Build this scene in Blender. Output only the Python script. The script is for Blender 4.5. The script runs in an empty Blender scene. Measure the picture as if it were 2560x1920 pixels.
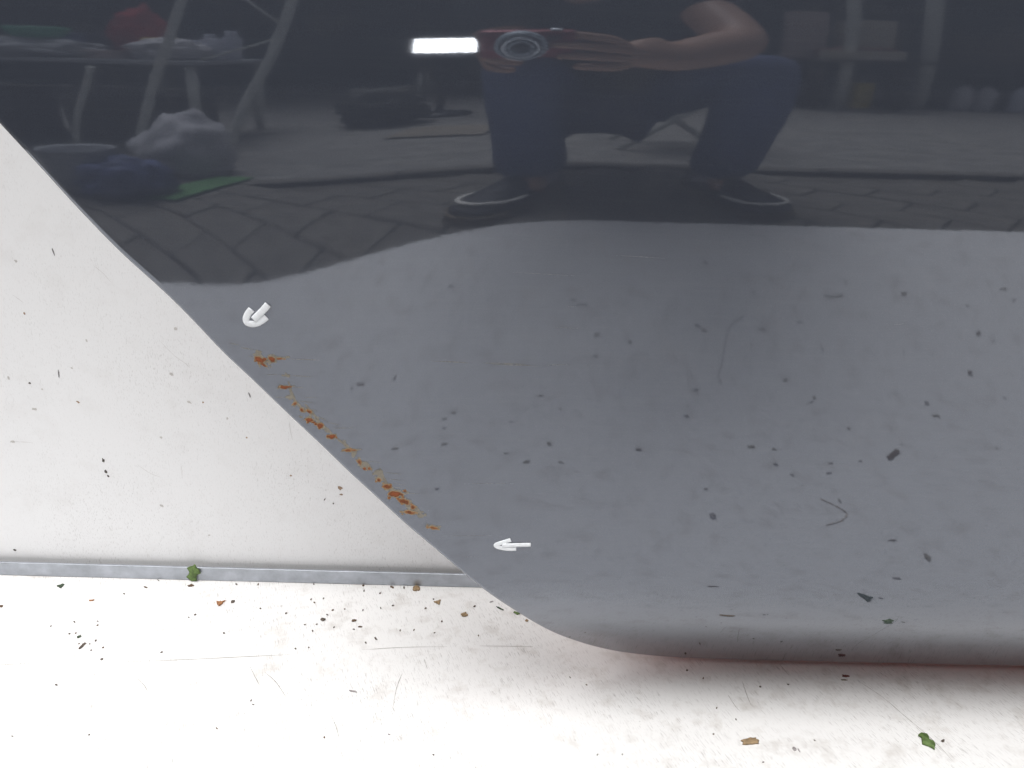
import bpy, bmesh, math, random
import numpy as np
from mathutils import Vector, Matrix, noise

scene = bpy.context.scene
# ------------------------------------------------------------------ camera, world, sun, exposure
cam_d = bpy.data.cameras.new("Camera")
cam = bpy.data.objects.new("Camera", cam_d)
scene.collection.objects.link(cam)
CAM = Vector((0.0, -0.47, 0.543))
PITCH, ROLL = math.radians(22.8), math.radians(1.5)
_f = Vector((0, math.cos(PITCH), -math.sin(PITCH)))
_u0 = Vector((0, math.sin(PITCH), math.cos(PITCH)))
_r0 = Vector((1, 0, 0))
_up = _u0 * math.cos(ROLL) - _r0 * math.sin(ROLL)
_ri = _r0 * math.cos(ROLL) + _u0 * math.sin(ROLL)
cam.matrix_world = Matrix(((_ri.x, _up.x, -_f.x, CAM.x), (_ri.y, _up.y, -_f.y, CAM.y),
                           (_ri.z, _up.z, -_f.z, CAM.z), (0, 0, 0, 1)))
cam_d.sensor_width = 36.0
cam_d.lens = 36.0 * 1994.0 / 2560.0
cam_d.clip_start = 0.004
cam_d.clip_end = 500.0
scene.camera = cam

SUN_EL, SUN_AZ = math.radians(70), math.radians(215)     # azimuth measured from +Y clockwise
world = bpy.data.worlds.new("World")
scene.world = world
world.use_nodes = True
wn = world.node_tree
bg = wn.nodes["Background"]
sky = wn.nodes.new("ShaderNodeTexSky")
sky.sky_type = 'NISHITA'
sky.sun_disc = False
sky.sun_elevation = SUN_EL
sky.sun_rotation = SUN_AZ
sky.air_density = 1.0
sky.dust_density = 6.0
sky.ozone_density = 1.0
hs = wn.nodes.new("ShaderNodeHueSaturation")          # overcast: a greyer sky
hs.inputs['Saturation'].default_value = 0.12
wn.links.new(sky.outputs[0], hs.inputs['Color'])
wn.links.new(hs.outputs[0], bg.inputs[0])
bg.inputs[1].default_value = 0.105

sun_d = bpy.data.lights.new("Sun", 'SUN')
sun_d.energy = 1.8
sun_d.angle = math.radians(30)
sun_d.color = (1.0, 0.98, 0.95)
sun = bpy.data.objects.new("Sun", sun_d)
scene.collection.objects.link(sun)
sv = Vector((math.sin(SUN_AZ) * math.cos(SUN_EL), math.cos(SUN_AZ) * math.cos(SUN_EL), math.sin(SUN_EL)))
sun.rotation_euler = sv.to_track_quat('Z', 'Y').to_euler()
sun.location = sv * 12

scene.view_settings.view_transform = 'Standard'
scene.view_settings.look = 'None'
scene.view_settings.exposure = 0.36
scene.view_settings.gamma = 1.0
scene.cycles.max_bounces = 10
scene.cycles.diffuse_bounces = 5
scene.cycles.caustics_reflective = False
scene.cycles.caustics_refractive = False
scene.cycles.sample_clamp_indirect = 6.0

# ------------------------------------------------------------------ helpers
COL = scene.collection

def link(name, me, mat=None, parent=None, smooth=False):
    o = bpy.data.objects.new(name, me)
    COL.objects.link(o)
    if mat is not None and len(me.materials) == 0:
        me.materials.append(mat)
    if parent is not None:
        o.parent = parent
        if parent.type == 'EMPTY':
            o.matrix_parent_inverse = Matrix.Translation(-Vector(parent.location))
    if smooth:
        me.polygons.foreach_set("use_smooth", [True] * len(me.polygons))
    return o

def mesh(name, verts, faces):
    me = bpy.data.meshes.new(name)
    me.from_pydata([tuple(v) for v in verts], [], [tuple(f) for f in faces])
    me.update()
    return me

def obj(name, verts, faces, mat, parent=None, smooth=False):
    return link(name, mesh(name, verts, faces), mat, parent, smooth)

def bmobj(name, bm, mat, parent=None, smooth=False):
    me = bpy.data.meshes.new(name)
    bm.to_mesh(me)
    bm.free()
    return link(name, me, mat, parent, smooth)

def tag(o, label, cat, group=None):
    o["label"] = label
    o["category"] = cat
    if group:
        o["group"] = group
    return o

def thing(name, loc, label, cat, group=None):
    o = bpy.data.objects.new(name, None)
    o.empty_display_size = 0.05
    o.location = loc
    COL.objects.link(o)
    return tag(o, label, cat, group)

def box_bm(lo, hi, bevel=0.0, seg=2, bm=None, rot=None):
    own = bm is None
    b = bmesh.new()
    bmesh.ops.create_cube(b, size=1.0)
    lo, hi = Vector(lo), Vector(hi)
    c, s = (lo + hi) / 2, hi - lo
    for v in b.verts:
        v.co = Vector((v.co.x * s.x, v.co.y * s.y, v.co.z * s.z))
    if bevel > 0:
        bmesh.ops.bevel(b, geom=list(b.edges), offset=bevel, segments=seg, affect='EDGES', profile=0.5)
    for v in b.verts:
        if rot is not None:
            v.co = rot @ v.co
        v.co += c
    return b

def tube(pts, r, n=10, caps=True):
    """verts, faces of a tube along pts; r is a number or a list"""
    pts = [Vector(p) for p in pts]
    rs = r if isinstance(r, (list, tuple)) else [r] * len(pts)
    V, Fc = [], []
    prev = None
    for i, p in enumerate(pts):
        t = (pts[min(i + 1, len(pts) - 1)] - pts[max(i - 1, 0)]).normalized()
        if prev is None:
            a = Vector((0, 0, 1)) if abs(t.z) < 0.9 else Vector((1, 0, 0))
            nrm = t.cross(a).normalized()
        else:
            nrm = (prev - t * prev.dot(t)).normalized()
        prev = nrm
        bi = t.cross(nrm)
        for k in range(n):
            an = 2 * math.pi * k / n
            V.append(p + (nrm * math.cos(an) + bi * math.sin(an)) * rs[i])
    for i in range(len(pts) - 1):
        for k in range(n):
            k2 = (k + 1) % n
            Fc.append((i * n + k, i * n + k2, (i + 1) * n + k2, (i + 1) * n + k))
    if caps:
        Fc.append(tuple(range(n - 1, -1, -1)))
        Fc.append(tuple((len(pts) - 1) * n + k for k in range(n)))
    return V, Fc

def lathe(prof, n=24, centre=(0, 0, 0), axis=None):
    """prof: list of (radius, height); axis: matrix applied before the move"""
    V, Fc = [], []
    for r, h in prof:
        for k in range(n):
            an = 2 * math.pi * k / n
            v = Vector((r * math.cos(an), r * math.sin(an), h))
            if axis is not None:
                v = axis @ v
            V.append(v + Vector(centre))
    for i in range(len(prof) - 1):
        for k in range(n):
            k2 = (k + 1) % n
            Fc.append((i * n + k, i * n + k2, (i + 1) * n + k2, (i + 1) * n + k))
    Fc.append(tuple(range(n - 1, -1, -1)))
    Fc.append(tuple((len(prof) - 1) * n + k for k in range(n)))
    return V, Fc

def catmull(pts, per=8):
    P = [np.array(p, float) for p in pts]
    P = [2 * P[0] - P[1]] + P + [2 * P[-1] - P[-2]]
    out = []
    for i in range(1, len(P) - 2):
        for k in range(per):
            t = k / per
            a, b, c, d = P[i - 1], P[i], P[i + 1], P[i + 2]
            out.append(0.5 * (2 * b + (c - a) * t + (2 * a - 5 * b + 4 * c - d) * t * t + (3 * b - a - 3 * c + d) * t ** 3))
    out.append(P[-2])
    return out

# ------------------------------------------------------------------ materials
def new_mat(name):
    m = bpy.data.materials.new(name)
    m.use_nodes = True
    nt = m.node_tree
    return m, nt, nt.nodes["Principled BSDF"]

def N(nt, kind, **kw):
    n = nt.nodes.new(kind)
    for k, v in kw.items():
        setattr(n, k, v)
    return n

def ramp(nt, src, stops):
    r = N(nt, "ShaderNodeValToRGB")
    e = r.color_ramp.elements
    while len(e) < len(stops):
        e.new(0.5)
    for i, (p, c) in enumerate(stops):
        e[i].position = p
        e[i].color = (c, c, c, 1) if not isinstance(c, (tuple, list)) else (c[0], c[1], c[2], 1)
    nt.links.new(src, r.inputs[0])
    return r.outputs[0]

def mixc(nt, fac, a, b, mode='MIX'):
    m = N(nt, "ShaderNodeMix", data_type='RGBA', blend_type=mode)
    for sock, v in ((m.inputs[0], fac), (m.inputs[6], a), (m.inputs[7], b)):
        if isinstance(v, (int, float)):
            sock.default_value = v
        elif isinstance(v, (tuple, list)):
            sock.default_value = (v[0], v[1], v[2], 1)
        else:
            nt.links.new(v, sock)
    return m.outputs[2]

def coords(nt, scale=(1, 1, 1), rot=(0, 0, 0)):
    tc = N(nt, "ShaderNodeTexCoord")
    r = N(nt, "ShaderNodeMapping")
    r.inputs["Rotation"].default_value = rot
    s = N(nt, "ShaderNodeMapping")
    s.inputs["Scale"].default_value = scale
    nt.links.new(tc.outputs["Object"], r.inputs[0])
    nt.links.new(r.outputs[0], s.inputs[0])
    return s.outputs[0]

def noise_tex(nt, vec, scale, detail=3, rough=0.5):
    n = N(nt, "ShaderNodeTexNoise")
    n.inputs["Scale"].default_value = scale
    n.inputs["Detail"].default_value = detail
    n.inputs["Roughness"].default_value = rough
    nt.links.new(vec, n.inputs["Vector"])
    return n.outputs["Fac"]

def bump(nt, bsdf, h, strength, dist):
    b = N(nt, "ShaderNodeBump")
    b.inputs["Strength"].default_value = strength
    b.inputs["Distance"].default_value = dist
    nt.links.new(h, b.inputs["Height"])
    nt.links.new(b.outputs[0], bsdf.inputs["Normal"])

def plain(name, col, rough=0.6, vary=0.25, scale=30, metal=0.0, bmp=0.0):
    m, nt, b = new_mat(name)
    v = coords(nt)
    n = noise_tex(nt, v, scale, 5, 0.6)
    lo = tuple(c * (1 - vary) for c in col)
    hi = tuple(min(1, c * (1 + vary)) for c in col)
    nt.links.new(ramp(nt, n, [(0.3, lo), (0.7, hi)]), b.inputs["Base Color"])
    b.inputs["Roughness"].default_value = rough
    b.inputs["Metallic"].default_value = metal
    if bmp:
        bump(nt, b, n, 0.6, bmp)
    return m

def white_sheet_mat(name, base, tick_rot, tick_amt, smudge_amt, rough, spec):
    """painted / laminated white sheet with fine slanted scuffs, specks and grime"""
    m, nt, b = new_mat(name)
    tick = noise_tex(nt, coords(nt, (1300, 95, 300), (0, 0, tick_rot)), 1.0, 2, 0.6)
    tick2 = noise_tex(nt, coords(nt, (260, 1300, 300), (0, 0, tick_rot + 0.9)), 1.0, 2, 0.6)
    where = noise_tex(nt, coords(nt), 9.0, 4, 0.6)
    speck = noise_tex(nt, coords(nt), 420.0, 2, 0.5)
    smud = noise_tex(nt, coords(nt), 38.0, 6, 0.65)
    t = ramp(nt, tick, [(0.57, 0.0), (0.70, 1.0)])
    t2 = ramp(nt, tick2, [(0.62, 0.0), (0.74, 0.6)])
    w = ramp(nt, where, [(0.36, 0.25), (0.62, 1.0)])
    s = ramp(nt, speck, [(0.70, 0.0), (0.78, 1.0)])
    g = ramp(nt, smud, [(0.52, 0.0), (0.80, 1.0)])
    tt = mixc(nt, 1.0, mixc(nt, 1.0, t, t2, 'ADD'), w, 'MULTIPLY')
    tt = mixc(nt, 1.0, tt, (tick_amt,) * 3, 'MULTIPLY')
    ss_ = mixc(nt, 1.0, mixc(nt, 1.0, s, w, 'MULTIPLY'), (tick_amt * 0.8,) * 3, 'MULTIPLY')
    c = mixc(nt, mixc(nt, 1.0, g, (smudge_amt,) * 3, 'MULTIPLY'), base, tuple(x * y for x, y in zip(base, (0.62, 0.58, 0.54))))
    c = mixc(nt, tt, c, (0.16, 0.14, 0.13))
    c = mixc(nt, ss_, c, (0.13, 0.11, 0.10))
    nt.links.new(c, b.inputs["Base Color"])
    b.inputs["Roughness"].default_value = rough
    b.inputs["Specular IOR Level"].default_value = spec
    bump(nt, b, smud, 0.15, 0.0004)
    return m

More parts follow.
